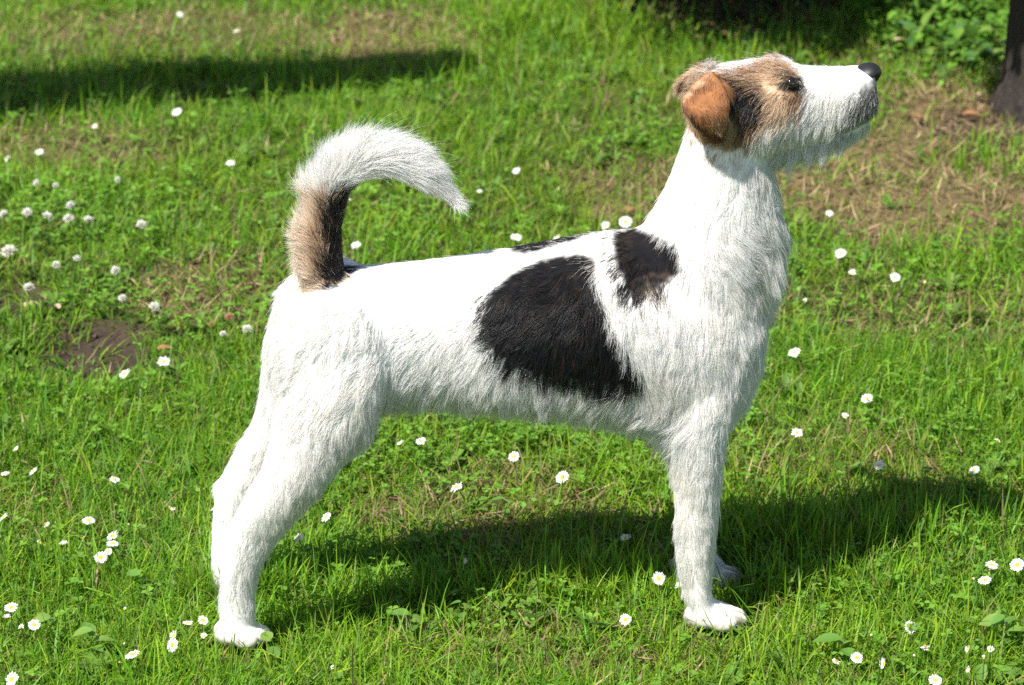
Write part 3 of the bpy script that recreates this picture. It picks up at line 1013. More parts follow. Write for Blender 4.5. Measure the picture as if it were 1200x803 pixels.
def grow(n, seed, len_mul=1.0, rad=.00011, stray=0.0, K=5):
    rg = np.random.default_rng(seed)
    v0, v1, v2 = BV[BT[:, 0]], BV[BT[:, 1]], BV[BT[:, 2]]
    ar = np.linalg.norm(np.cross(v1 - v0, v2 - v0), axis=1)
    ttag = vtag[BT[:, 0]]
    dens = np.where(np.isin(ttag, [2, 3, 7, 8, 9]), 1.9, np.where(np.isin(ttag, [6]), 2.2, np.where(np.isin(ttag, [5]), 1.6, 1.0)))
    pr = ar * dens
    ti = rg.choice(len(BT), n, p=pr / pr.sum())
    a, b = rg.random(n), rg.random(n)
    fl = a + b > 1
    a[fl], b[fl] = 1 - a[fl], 1 - b[fl]
    R = v0[ti] + (v1 - v0)[ti] * a[:, None] + (v2 - v0)[ti] * b[:, None]
    N = BN[BT[ti, 0]] * (1 - a - b)[:, None] + BN[BT[ti, 1]] * a[:, None] + BN[BT[ti, 2]] * b[:, None]
    N /= np.linalg.norm(N, axis=1)[:, None] + 1e-9
    tag = ttag[ti]
    px, py = project(R)
    D, Ln, Lf = flow_at(px, py, tag)
    # waves in the lie of the coat
    ang = (fbm(R[:, 0] + R[:, 1], R[:, 2], .035, 1) - .5) * 1.1 + (fbm(R[:, 0], R[:, 2] + R[:, 1], .014, 4) - .5) * .9 + rg.normal(0, .10 + stray * .35, n)
    ang = np.where(tag == 6, ang * .45, ang)
    ca, sa = np.cos(ang), np.sin(ang)
    D = np.stack([D[:, 0] * ca - D[:, 1] * sa, D[:, 0] * sa + D[:, 1] * ca], -1)
    T = np.stack([D[:, 0], np.zeros(n), -D[:, 1]], -1)
    T = T - N * (T * N).sum(1)[:, None]
    T /= np.linalg.norm(T, axis=1)[:, None] + 1e-6
    Ln = Ln * rg.uniform(.65, 1.15, n) * len_mul * (1 + stray * rg.random(n))
    Lf = np.clip(Lf * rg.uniform(.6, 1.4, n) + stray * rg.uniform(0, .35, n), .05, 1.2)
    # keep hair off the eyes and nose leather
    drop = np.zeros(n, bool)
    for e in EYES:
        dd = np.linalg.norm(R - e, axis=1)
        drop |= dd < .0040
        Ln = np.where(dd < .009, Ln * .8, Ln)
    dn = np.linalg.norm((R - NOSE_C) / np.array([.0145, .0155, .0118]), axis=1)
    drop |= dn < 1.0
    Ln = np.where(dn < 1.6, Ln * .55, Ln)
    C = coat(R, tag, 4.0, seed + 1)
    # dark lips carry short hair
    keep = ~drop
    R, N, T, Ln, Lf, C, tag = R[keep], N[keep], T[keep], Ln[keep], Lf[keep], C[keep], tag[keep]
    n = len(R)
    s = np.linspace(0, 1, K)
    P = np.empty((n, K, 3))
    curl = rg.normal(0, .10, (n, 3))
    hang = np.where(N[:, 2] < 0, .22, .06)
    for k in range(K):
        sk = s[k]
        P[:, k] = R - N * .0012 + Ln[:, None] * (N * (Lf * (1.25 * sk - .62 * sk * sk))[:, None] + T * (sk * (1 - .18 * Lf))[:, None] + curl * sk * sk + np.array([0, 0, -1.]) * (hang * sk * sk)[:, None])
    # a slight wave, shared by neighbouring hairs
    S = np.cross(N, T)
    ph = 6.2832 * 2.2 * fbm(R[:, 0] + .7 * R[:, 1], R[:, 2], .02, 6)
    for k in range(1, K):
        P[:, k] += S * (Ln * .085 * s[k] * np.sin(5.0 * s[k] + ph))[:, None]
    # clumps: tips gather round the tip of one hair in each lock
    m_ = max(min(n // 42, 6800), 10)
    gi = rg.choice(n, m_, replace=False)
    kt = kdtree.KDTree(m_)
    for i, g in enumerate(gi):
        kt.insert(R[g], i)
    kt.balance()
    near = np.array([gi[kt.find(r_)[1]] for r_ in R])
    amt = np.clip(rg.normal(.64, .2, n), 0, .95) * np.clip((Ln * 1000 - 5) / 12, 0, 1) * (1 - stray)
    amt = np.where(tag == 6, amt * .35, amt)
    for k in range(1, K):
        wk = amt * s[k] ** 1.3
        tgt = P[near, k] + (P[near, 0] - P[near, 0])
        dv = tgt - P[:, k]
        far_ = np.linalg.norm(P[near, 0] - P[:, 0], axis=1) > .016
        wk = np.where(far_, 0, wk)
        P[:, k] += dv * wk[:, None] * .8
    rr = rad * rg.uniform(.7, 1.3, n)
    radius = rr[:, None] * np.array([1.0, 1.0, .85, .6, .15])[None, :K]
    return P, radius, C

# eyes and nose sit in the head
EYES = []
for s in (-1, 1):
    e = at_y(927, 97, hy - .0340)
    e[1] = hy + s * .0340
    EYES.append(e)
NOSE_C = at_y(1017, 86, hy)

P1, R1, C1 = grow(380000, 101, 1.0, .000128)
P2, R2, C2 = grow(9000, 202, 1.05, .00009, stray=.45)
P = np.concatenate([P1, P2])
Rr = np.concatenate([R1, R2])
Cc = np.concatenate([C1, C2])
# a tuft standing up behind the far ear, and long whiskery brow hairs
n, K = P.shape[:2]
hc = bpy.data.hair_curves.new('fur')
hc.add_curves([K] * n)
pos = hc.attributes.get('position') or hc.attributes.new('position', 'FLOAT_VECTOR', 'POINT')
pos.data.foreach_set('vector', (P - OFF).astype(np.float32).ravel())
ra = hc.attributes.get('radius') or hc.attributes.new('radius', 'FLOAT', 'POINT')
ra.data.foreach_set('value', Rr.astype(np.float32).ravel())
ca_ = hc.attributes.new('coat', 'FLOAT_COLOR', 'CURVE')
c4 = np.ones((n, 4), np.float32)
c4[:, :3] = Cc
ca_.data.foreach_set('color', c4.ravel())
fur_m, t, out = mat_new('fur_hair')
a = t.nodes.new('ShaderNodeAttribute')
a.attribute_name = 'coat'
p = t.nodes.new('ShaderNodeBsdfPrincipled')
p.inputs['Roughness'].default_value = .38
p.inputs['Specular IOR Level'].default_value = .5
tr = t.nodes.new('ShaderNodeBsdfTranslucent')
mx = t.nodes.new('ShaderNodeMixShader')
mx.inputs[0].default_value = .40
t.links.new(a.outputs['Color'], p.inputs['Base Color'])
t.links.new(a.outputs['Color'], tr.inputs['Color'])
t.links.new(p.outputs[0], mx.inputs[1])
t.links.new(tr.outputs[0], mx.inputs[2])
t.links.new(mx.outputs[0], out.inputs['Surface'])
fo = link('fur', hc, fur_m, dog)
print('hairs', n)

# nose leather
def shaped(name, V, F, mat, parent, smooth=True):
    me_ = bpy.data.meshes.new(name)
    me_.from_pydata([tuple(v) for v in V], [], [tuple(f) for f in F])
    b_ = bmesh.new()
    b_.from_mesh(me_)
    bmesh.ops.recalc_face_normals(b_, faces=b_.faces)
    b_.to_mesh(me_)
    b_.free()
    me_.polygons.foreach_set('use_smooth', np.full(len(me_.polygons), smooth))
    me_.update()
    return link(name, me_, mat, parent)
nose_m = noise_material('nose_leather', (.006, .006, .007), (.020, .018, .018), scale=900, rough=.48, bump=.35, dist=.0006, spec=.5)
V_, F_ = ellipsoid((0, 0, 0), (1, 1, 1), n=20)
V_ = np.array(V_)
W = V_.copy()
W[:, 0] = V_[:, 0] * np.where(V_[:, 0] < 0, .0150, .0120) + np.where(V_[:, 0] > 0, .001, 0) - .004 * V_[:, 2] * (V_[:, 2] < 0)* -1
W[:, 1] = V_[:, 1] * .0155 * (1 - .25 * np.clip(-V_[:, 2], 0, 1))
W[:, 2] = V_[:, 2] * np.where(V_[:, 2] > 0, .0098, .0125) + .0015 * np.clip(V_[:, 0], -1, 0)
for s in (-1, 1):                                  # nostrils: comma-shaped hollows; a groove between them
    d = np.sqrt(((V_[:, 0] - .60) / .26) ** 2 + ((V_[:, 1] - s * .72) / .30) ** 2 + ((V_[:, 2] + .18) / .24) ** 2)
    k = np.exp(-d * d * 1.6)
    W -= V_ * (k * .0075)[:, None]
    d = np.sqrt(((V_[:, 0] - .15) / .45) ** 2 + ((V_[:, 1] - s * .92) / .3) ** 2 + ((V_[:, 2] + .24) / .12) ** 2)
    W -= V_ * (np.exp(-d * d) * .0042)[:, None]
W -= V_ * (np.exp(-(V_[:, 1] / .10) ** 2) * np.clip(V_[:, 0], 0, 1) * np.clip(.3 - V_[:, 2], 0, 1) * .002)[:, None]
no = shaped('nose', W, F_, nose_m, dog)
no.location = (NOSE_C - OFF).tolist()
no.rotation_euler = (0, math.radians(-6), 0)
eye_m, t, out = mat_new('eye_gloss')
p = t.nodes.new('ShaderNodeBsdfPrincipled')
p.inputs['Base Color'].default_value = (.012, .006, .004, 1)
p.inputs['Roughness'].default_value = .06
p.inputs['Coat Weight'].default_value = .6
t.links.new(p.outputs[0], out.inputs['Surface'])
for e in EYES:
    V_, F_ = ellipsoid((0, 0, 0), (.0066, .0062, .0056), n=10)
    eo = shaped('eye', V_, F_, eye_m, dog)
    eo.location = (e - OFF).tolist()
# claws at the toes
claw_m = noise_material('claw_horn', (.16, .13, .115), (.42, .37, .32), scale=300, rough=.4, bump=.1, dist=.0003, spec=.4)
claw_me = None
for f in FEET:
    for dy, dx in ((-.0155, .0195), (-.0055, .0305), (.0055, .0305), (.0155, .0195)):
        if claw_me is None:
            st = []
            for k, (x_, z_, r_) in enumerate(((-.004, .002, .0024), (.001, .0022, .0021), (.005, .0008, .0014), (.008, -.002, .0004))):
                st.append((np.array([x_, 0, z_]), np.array([0, 0, 1.]), r_, r_ * .7, 2.0))
            V_, F_ = loft(st, 8)
            co = shaped('claw', V_, F_, claw_m, dog)
            claw_me = co.data
        else:
            co = bpy.data.objects.new('claw', claw_me)
            COL.objects.link(co)
            co.parent = dog
        co.location = (np.array([f[0] + dx - (.0065 if f is FEET[0] else 0), f[1] + dy, FOOT_Z + .006 - (.022 if f is FEET[2] else .008 if f is FEET[3] else 0)]) - OFF).tolist()
        co.scale = (.7, .8, .7)

# ------------------------------------------------------------------ daisies and clover
petal_mats = [leaf_material('daisy_petal', flat=(.80, .80, .78), transl=.30, rough=.6, spec=.2),
              leaf_material('faded_petal', flat=(.66, .60, .50), transl=.25, rough=.7, spec=.15)]
disc_mats = [noise_material('daisy_disc', (.78, .47, .012), (.88, .64, .03), scale=1800, rough=.8, bump=.6, dist=.0008),
             noise_material('withered_disc', (.40, .17, .03), (.62, .34, .06), scale=1500, rough=.85, bump=.6, dist=.0008)]
stem_mat = leaf_material('flower_stem', flat=(.10, .20, .035), transl=.15, rough=.5)

def petals_mesh(n, droop, seed, length=1.0, arc=6.2832, lo=.28):
    """ray florets round a disc of unit flower radius"""
    rg = np.random.default_rng(seed)
    V, T = [], []
    for k in range(n):
        a = arc * (k + rg.uniform(-.22, .22)) / n
        dr_ = droop + rg.normal(0, .10)
        ln = length * rg.uniform(.86, 1.06)
        wv = rg.uniform(.085, .125)
        ro = np.array([math.cos(a), math.sin(a), 0])
        sd = np.array([-math.sin(a), math.cos(a), 0])
        o_ = len(V)
        up = np.array([0, 0, 1.])
        for f, wf in ((lo * .7, .45), (.55, .95), (.85, 1.0), (1.0, .35)):
            r_ = lo * .7 + (ln - lo * .7) * (f - lo * .7) / (1 - lo * .7)
            z_ = math.sin(dr_) * (r_ - lo * .7) - .10 * (r_ ** 2) + .02 * (k % 2)
            x_ = lo * .7 + (r_ - lo * .7) * math.cos(dr_)
            c = ro * x_ + up * z_
            V += [c - sd * wv * wf, c + up * -.018 * wf, c + sd * wv * wf]
        for q_ in range(3):
            b_ = o_ + q_ * 3
            T += [(b_, b_ + 1, b_ + 4), (b_, b_ + 4, b_ + 3), (b_ + 1, b_ + 2, b_ + 5), (b_ + 1, b_ + 5, b_ + 4)]
    return np_mesh('petals', V, T)

def disc_mesh(r=.33, h=.17):
    V, T = [], []
    n = 14
    for i, (rr, zz) in enumerate(((1, -.25), (1, .1), (.82, .62), (.45, .93))):
        for k in range(n):
            a = 6.2832 * (k + .5 * (i % 2)) / n
            V.append((r * rr * math.cos(a), r * rr * math.sin(a), h * zz))
    V.append((0, 0, h * .9))
    for i in range(3):
        for k in range(n):
            a, b = i * n + k, i * n + (k + 1) % n
            T += [(a, b, b + n), (a, b + n, a + n)]
    for k in range(n):
        T.append((3 * n + k, 3 * n + (k + 1) % n, 4 * n))
    return np_mesh('disc', V, T)

PET = {'open': [petals_mesh(n_, d_, 40 + n_) for n_, d_ in ((21, .10), (24, .02), (19, .18), (26, .08))],
       'half': [petals_mesh(17, .75, 3), petals_mesh(18, .6, 4)],
       'bud': [petals_mesh(15, 1.30, 5, .95), petals_mesh(14, 1.15, 6, .9)],
       'ragged': [petals_mesh(9, -.25, 7, .9, 3.6), petals_mesh(8, .2, 8, .8, 4.4)],
       'bare': [petals_mesh(3, -.6, 9, .55, 5.5)]}
DISC = disc_mesh()
for L_ in PET.values():
    for me_ in L_:
        me_.materials.append(petal_mats[0])
DISC.materials.append(disc_mats[0])
DISC_W = DISC.copy()
DISC_W.materials.clear()
DISC_W.materials.append(disc_mats[1])

def stem_mesh(base, top, r, bend):
    """a thin bent stalk from the soil to the flower, in the flower's own coordinates"""
    V, T = [], []
    n, K = 5, 6
    base, top = np.array(base, float), np.array(top, float)
    for i in range(K):
        t_ = i / (K - 1)
        c = base * (1 - t_) + top * t_ + np.array(bend) * math.sin(math.pi * t_)
        for k in range(n):
            a = 6.2832 * k / n
            V.append(c + np.array([math.cos(a), math.sin(a), 0]) * r * (1.15 - .3 * t_))
    for i in range(K - 1):
        for k in range(n):
            a, b = i * n + k, i * n + (k + 1) % n
            T += [(a, b, b + n), (a, b + n, a + n)]
    return np_mesh('stem', V, T)

frg = np.random.default_rng(77)
def place_flower(px, py, hgt):
    head = at_z(px, py, hgt)
    head = at_z(px, py, hgt + float(gz(head[0], head[1])))
    off = frg.normal(0, .006, 2)
    bx, by = head[0] + off[0], head[1] + abs(off[1]) * .5
    base = np.array([bx, by, float(gz(bx, by)) - .003])
    return head, base

def aim(n_):
    n_ = Vector(n_).normalized()
    return n_.to_track_quat('Z', 'Y').to_matrix().to_4x4() @ Matrix.Rotation(frg.uniform(0, 6.28), 4, 'Z')

def daisy(px, py, dia, kind, label, face=None, hgt=None):
    hgt = hgt or frg.uniform(.028, .042)
    head, base = place_flower(px, py, hgt)
    dep = (head - CAM) @ np.array([0, CP, -SP])
    r = dia / FPX * dep / 2
    if face is None:
        face = (-.22 + frg.normal(0, .22), -.40 + frg.normal(0, .22), .85)
    t_ = thing('daisy', label, 'daisy', base.tolist(), 'daisies in the lawn')
    M_ = Matrix.Translation(Vector((head - base).tolist())) @ aim(face) @ Matrix.Scale(r, 4)
    for nm, me_ in (('petals', PET[kind][int(frg.integers(len(PET[kind])))]), ('disc', DISC if kind in ('open', 'half', 'bud') else DISC_W)):
        o = bpy.data.objects.new(nm, me_)
        COL.objects.link(o)
        o.parent = t_
        o.matrix_local = M_
    link('stem', stem_mesh((0, 0, 0), head - base - np.array(Vector(face).normalized()) * r * .08, .0008, (frg.normal(0, .003), frg.normal(0, .003), 0)), stem_mat, t_)
    return t_

def floret_ball(seed, n=46):
    rg = np.random.default_rng(seed)
    V, T, Cc_ = [], [], []
    for k in range(n):
        zc = 1 - 1.65 * (k + .5) / n
        a = 2.39996 * k
        rr = math.sqrt(max(1 - zc * zc, 0))
        d = np.array([rr * math.cos(a), rr * math.sin(a), zc])
        d = d + np.array([0, 0, .45]) + rg.normal(0, .08, 3)
        d /= np.linalg.norm(d)
        s_ = np.cross(d, [.3, .2, 1.])
        s_ /= np.linalg.norm(s_)
        u_ = np.cross(d, s_)
        root = np.array([rr * math.cos(a), rr * math.sin(a), zc]) * .35
        ln = rg.uniform(.45, .85)
        o_ = len(V)
        wv = .115
        low = max(0, -zc) + .1
        c1 = np.array([.86, .84, .76]) * (1 - low * .35) + np.array([.45, .28, .20]) * low * .35
        for f, wf in ((0, .4), (.5, 1.0), (1.0, .55)):
            for q_ in range(4):
                aa = q_ * math.pi / 2
                V.append(root * 1.0 + d * ln * f + (s_ * math.cos(aa) + u_ * math.sin(aa)) * wv * wf)
                Cc_.append(c1 * (.55 + .45 * f) + np.array([.12, .2, .05]) * (1 - f) * .3)
        for i in range(2):
            for q_ in range(4):
                a_, b_ = o_ + i * 4 + q_, o_ + i * 4 + (q_ + 1) % 4
                T += [(a_, b_, b_ + 4), (a_, b_ + 4, a_ + 4)]
        T += [(o_ + 8, o_ + 9, o_ + 10), (o_ + 8, o_ + 10, o_ + 11)]
    me_ = np_mesh('flower_head', V, T, np.array(Cc_))
    me_.materials.append(clover_white)
    return me_
clover_white = leaf_material('clover_floret', transl=.3, rough=.6, spec=.2)
BALLS = [floret_ball(k) for k in (1, 2, 3)]
# a spent head: florets gone brown
def brown_ball():
    me_ = floret_ball(9)
    me_.materials.clear()
    me_.materials.append(noise_material('spent_floret', (.22, .10, .05), (.45, .26, .15), scale=700, rough=.8, bump=.3, dist=.0008))
    return me_
BALL_B = brown_ball()

def clover_flower(px, py, dia, label, brown=False, hgt=.045):
    head, base = place_flower(px, py, hgt)
    dep = (head - CAM) @ np.array([0, CP, -SP])
    r = dia / FPX * dep / 2
    t_ = thing('clover_flower', label, 'clover flower', base.tolist(), 'clover flowers in the lawn')
    o = bpy.data.objects.new('flower_head', BALL_B if brown else BALLS[int(frg.integers(3))])
    COL.objects.link(o)
    o.parent = t_
    o.matrix_local = Matrix.Translation(Vector((head - base).tolist())) @ aim((frg.normal(0, .3), -.2 + frg.normal(0, .3), 1)) @ Matrix.Diagonal((r * frg.uniform(.8, 1.15), r * frg.uniform(.8, 1.1), r * frg.uniform(.75, 1.0), 1))
    link('stem', stem_mesh((0, 0, 0), head - base, .0009, (frg.normal(0, .003), 0, 0)), stem_mat, t_)

UPL, SIDE = (-.6, -.1, .75), (-.85, -.3, .35)
DAISIES = [
 # behind the dog, upper lawn
 (211, 17, 8, 'open', 'tiny daisy highest in the lawn, above the long dark shadow'),
 (277, 36, 9, 'open', 'small white daisy between the long shadow and the dry patch above it'),
 (207, 131, 13, 'open', 'white daisy just under the long shadow band, beside a tall stalk'),
 (112, 149, 10, 'half', 'small half closed daisy below the long shadow, above the clover flowers'),
 (46, 178, 11, 'open', 'pale daisy on the yellowed grass near the left edge below the shadow'),
 (10, 187, 10, 'half', 'pale half closed daisy at the left edge, level with the tail curve'),
 (270, 191, 12, 'open', 'white daisy on a long visible stem left of the tail'),
 (605, 200, 10, 'open', 'white daisy on a slanting stem right of the tail tip, highest there'),
 (562, 225, 8, 'half', 'tiny half closed daisy right beside the tip of the tail'),
 (654, 222, 6, 'bud', 'tiny closed daisy bud between tail tip and neck'),
 (605, 278, 15, 'open', 'daisy just above the back, leftmost of the four along the topline'),
 (653, 280, 11, 'half', 'small daisy touching the topline of the back above the black saddle'),
 (710, 265, 13, 'half', 'half closed daisy at the withers, beside the open one by the neck'),
 (733, 260, 16, 'open', 'open daisy with yellow centre tucked against the base of the neck'),
 (417, 287, 12, 'open', 'white daisy peeping out between the tail and the back'),
 (411, 235, 7, 'bud', 'small white bud framed inside the curve of the tail'),
 # right of the dog
 (972, 250, 10, 'open', 'lone daisy on the dry brown grass below the muzzle'),
 (985, 297, 14, 'open', 'white daisy at the lower border of the dry patch, right of the chest'),
 (999, 320, 11, 'half', 'small half closed daisy just below the one bordering the dry patch'),
 (1049, 325, 13, 'open', 'white daisy on the green beside a small pink bud, right of the chest'),
 (1084, 331, 8, 'bud', 'small pinkish bud on the green at the lower right of the dry patch'),
 (943, 352, 9, 'ragged', 'pale ragged daisy close to the front of the chest'),
 (931, 413, 16, 'open', 'daisy with yellow centre right of the breast, level with the belly patch'),
 (1016, 467, 14, 'open', 'round daisy with yellow centre, upper one in the middle of the right lawn'),
 (990, 488, 11, 'half', 'half closed white daisy between two open ones on the right lawn'),
 (934, 507, 14, 'open', 'upright daisy with yellow centre right of the elbow'),
 (1169, 516, 9, 'ragged', 'small orange centred daisy with few petals near the right edge'),
 (1030, 545, 14, 'open', 'daisy turned sideways above the dark head shadow'),
 (1142, 551, 13, 'open', 'daisy with bright yellow centre right above the end of the dark shadow'),
 (1162, 662, 17, 'open', 'tilted white daisy above its pair at the right end of the shadow', (.1, -.10, .9)),
 (1192, 662, 18, 'open', 'large open daisy cut by the right edge, beside the shadow'),
 (1154, 680, 17, 'open', 'tilted white daisy, lower of the pair at the right end of the shadow', (-.2, -.12, .8)),
 (1141, 679, 7, 'bud', 'little bud touching the lower tilted daisy of the pair by the shadow'),
 (1067, 735, 16, 'open', 'daisy facing the viewer with narrow ring of petals, right of the front paw', (.2, -.9, .5)),
 (1084, 757, 13, 'ragged', 'withered orange daisy with petals on one side only'),
 (1072, 769, 8, 'bud', 'pale little bud just under the withered orange daisy'),
 (1004, 771, 15, 'open', 'bottom lawn daisy beside two round green leaves', (.1, -.6, .7)),
 (980, 775, 14, 'ragged', 'faded ragged daisy leaning against the two round green leaves'),
 (1036, 778, 16, 'half', 'narrow half closed daisy standing sideways near the bottom right', SIDE),
 (1021, 745, 7, 'bud', 'tiny round white bud alone right of the front paw'),
 (1135, 761, 11, 'half', 'small nodding white daisy, first in the loose row at the lower right', SIDE),
 (1161, 761, 10, 'half', 'small closed daisy nearest the edge in the loose row at the lower right'),
 (1153, 771, 10, 'bud', 'pinkish bud in the loose row at the lower right'),
 (1136, 785, 11, 'half', 'half closed daisy lowest in the loose row at the lower right', SIDE),
 (1096, 797, 16, 'open', 'daisy cut by the bottom edge at the lower right'),
 # between the legs and under the belly
 (470, 520, 11, 'half', 'rounded half closed daisy just below the flank', UPL),
 (493, 517, 13, 'open', 'open daisy below the belly beside a rounded half closed one'),
 (602, 535, 14, 'open', 'daisy under the middle of the belly, below the black saddle'),
 (535, 571, 17, 'open', 'open daisy alone between the legs, left of the belly middle'),
 (659, 559, 18, 'open', 'broad open daisy between the legs, under the saddle patch'),
 (733, 630, 14, 'open', 'bluish daisy lying in the shade just left of the forelegs'),
 (547, 658, 12, 'half', 'half closed daisy at the edge of the belly shadow', SIDE),
 (772, 678, 17, 'open', 'daisy facing the viewer just left of the standing foreleg', (-.1, -.85, .5)),
 (797, 687, 13, 'half', 'daisy half hidden by the lower foreleg'),
 (733, 726, 15, 'open', 'round daisy on the sunny grass left of the front paw', (-.05, -.8, .6)),
 (382, 606, 14, 'open', 'daisy tucked just in front of the hind leg, upper of two'),
 (350, 630, 13, 'open', 'daisy half covered by the long hair of the hind leg'),
 (390, 782, 8, 'ragged', 'faint faded daisy at the bottom below the leg shadow'),
 # left lawn
 (146, 438, 16, 'open', 'open daisy with yellow centre in front of the bare soil patch'),
 (192, 424, 16, 'open', 'ragged white daisy beside the dead straw tuft by the soil patch'),
 (20, 527, 11, 'half', 'half closed daisy near the left edge, above the lawn daisies', UPL),
 (6, 555, 11, 'open', 'pale daisy at the very left edge'),
 (39, 552, 13, 'open', 'tilted daisy near the left edge, right of the pale edge one', UPL),
 (134, 562, 13, 'open', 'daisy alone above the left lawn cluster', (.2, -.15, .8)),
 (4, 606, 13, 'open', 'white daisy cut by the left edge, level with the hock', UPL),
 (53, 614, 12, 'ragged', 'small one sided daisy with big yellow centre on the left lawn'),
 (104, 610, 16, 'open', 'full open daisy with yellow centre, upper one of the left lawn cluster'),
 (47, 636, 11, 'bud', 'closed white daisy, left end of the left lawn cluster', UPL),
 (75, 638, 13, 'half', 'half closed daisy seen from the side in the left lawn cluster', (-.1, .1, .9)),
 (98, 630, 9, 'bare', 'orange daisy centre without petals in the left lawn cluster'),
 (132, 628, 16, 'open', 'upper of two daisies that touch one above the other'),
 (132, 637, 15, 'open', 'lower of two daisies that touch one above the other', (.1, -.05, .9)),
 (118, 653, 16, 'open', 'daisy with a second half hidden behind it, below the touching two', (.1, -.55, .75)),
 (127, 647, 11, 'half', 'half hidden daisy directly behind the one below the touching two'),
 (151, 615, 6, 'bud', 'tiny bud right of the left lawn cluster'),
 (203, 596, 9, 'ragged', 'faded ragged daisy left of the hock'),
 (249, 598, 9, 'half', 'pale half closed daisy touching the back of the hock'),
 (13, 712, 17, 'open', 'large daisy near the left edge, level with the hind paw'),
 (8, 724, 12, 'half', 'half hidden daisy just beneath the large one by the left edge'),
 (40, 732, 15, 'open', 'open daisy right of the large one by the left edge', (.2, -.5, .8)),
 (25, 735, 11, 'ragged', 'faded daisy between two open ones by the left edge'),
 (155, 767, 19, 'open', 'largest open daisy at the bottom left, beside a bald centre'),
 (140, 776, 9, 'bare', 'bald pale daisy centre next to the largest open daisy'),
 (146, 755, 7, 'bud', 'little pink bud just above the largest open daisy'),
 (146, 714, 8, 'bud', 'pinkish bud among small leaves left of the hind paw'),
 (202, 756, 17, 'open', 'front daisy of a tilted pair left of the hind paw', (-.5, -.6, .5)),
 (205, 745, 14, 'half', 'rear daisy of a tilted pair left of the hind paw', (-.5, -.4, .6)),
 (220, 730, 13, 'open', 'flat white daisy left of the hind paw, first of three', (.05, .02, .9)),
 (238, 727, 13, 'open', 'ragged daisy nearest the back of the hind paw', (.3, -.4, .6)),
 (239, 746, 11, 'half', 'small half closed daisy at the heel of the hind paw'),
 (275, 743, 9, 'bare', 'bright yellow petal free daisy centre in front of the hind paw'),
 (196, 722, 7, 'bud', 'tiny white bud on a straight stalk left of the hind paw'),
 (14, 796, 19, 'open', 'daisy cut by the bottom left corner'),
]
for d_ in DAISIES:
    px, py, dia, kind, lab = d_[:5]
    hg = None
    if py < 140:
        hg = .05
    if (px, py) == (275, 743):
        hg = .058
    t_ = daisy(px, py, dia, kind, lab, d_[5] if len(d_) > 5 else None, hg)

CLOVERS = [
 (5, 252, 13, 'white clover head at the left end of the clover row'), (32, 249, 12, 'pale clover head second in the clover row from the left end'),
 (56, 254, 15, 'white clover head with brownish skirt in the middle of the clover row'), (83, 241, 13, 'topmost clover head of the tight trio left of the tail'),
 (81, 257, 13, 'lowest clover head of the tight trio left of the tail'), (104, 258, 12, 'right hand clover head of the tight trio left of the tail'),
 (166, 264, 14, 'round greenish white clover head alone left of the tail'), (11, 295, 18, 'wide white clover head near the edge, below the clover row'),
 (66, 311, 11, 'dull cream clover head above the bare soil on the left'), (90, 303, 9, 'small dull clover head left of the pink tinged one'),
 (136, 318, 14, 'pink and white clover head between the soil patch and tail'), (34, 338, 15, 'white clover head above the small dark hollow at the edge'),
 (43, 215, 9, 'small faint clover head above the clover row'), (65, 218, 8, 'faintest small clover head above the clover row, right of another'),
 (138, 211, 9, 'small pale clover head high on the left lawn'), (144, 350, 11, 'faded clover head right of the soil hollow'),
 (181, 360, 13, 'cream clover head among dark clover leaves behind the rump'), (290, 386, 13, 'small loose white clover head close behind the rump'),
 (262, 392, 9, 'tiny grey white clover head behind the rump'),
]
for px, py, dia, lab in CLOVERS:
    clover_flower(px, py, dia, lab)
clover_flower(269, 372, 12, 'spent brown clover head behind the rump', True)
clover_flower(248, 380, 8, 'smaller spent brown clover head behind the rump', True)

# ------------------------------------------------------------------ leaves with a size of their own
def leaf_mesh(name, ln=1.0, wd=.55, curl=.15, n=5):
    V, T = [], []
    for i in range(n + 1):
        t_ = i / n
        w_ = wd * .5 * math.sin(math.pi * min(t_ * .93 + .04, 1)) ** .75 * (1.12 - .35 * t_)
        z = -curl * t_ * t_
        V += [(ln * t_, -w_, z + w_ * .30), (ln * t_, 0, z), (ln * t_, w_, z + w_ * .30)]
    for i in range(n):
        b = i * 3
        T += [(b, b + 1, b + 4), (b, b + 4, b + 3), (b + 1, b + 2, b + 5), (b + 1, b + 5, b + 4)]
    return np_mesh(name, V, T)
GREEN_LEAF = [leaf_mesh('leaf', 1, .62, .18), leaf_mesh('leaf', 1, .72, .30), leaf_mesh('leaf', 1, .5, .1)]
leaf_mats = [leaf_material('plant_leaf', flat=(.13, .27, .045), transl=.4, rough=.42, grain=.25), leaf_material('young_leaf', flat=(.20, .33, .06), transl=.42, rough=.45, grain=.25), leaf_material('dull_leaf', flat=(.085, .19, .05), transl=.35, rough=.4, grain=.25)]
for me_, m_ in zip(GREEN_LEAF, leaf_mats):
    me_.materials.append(m_)

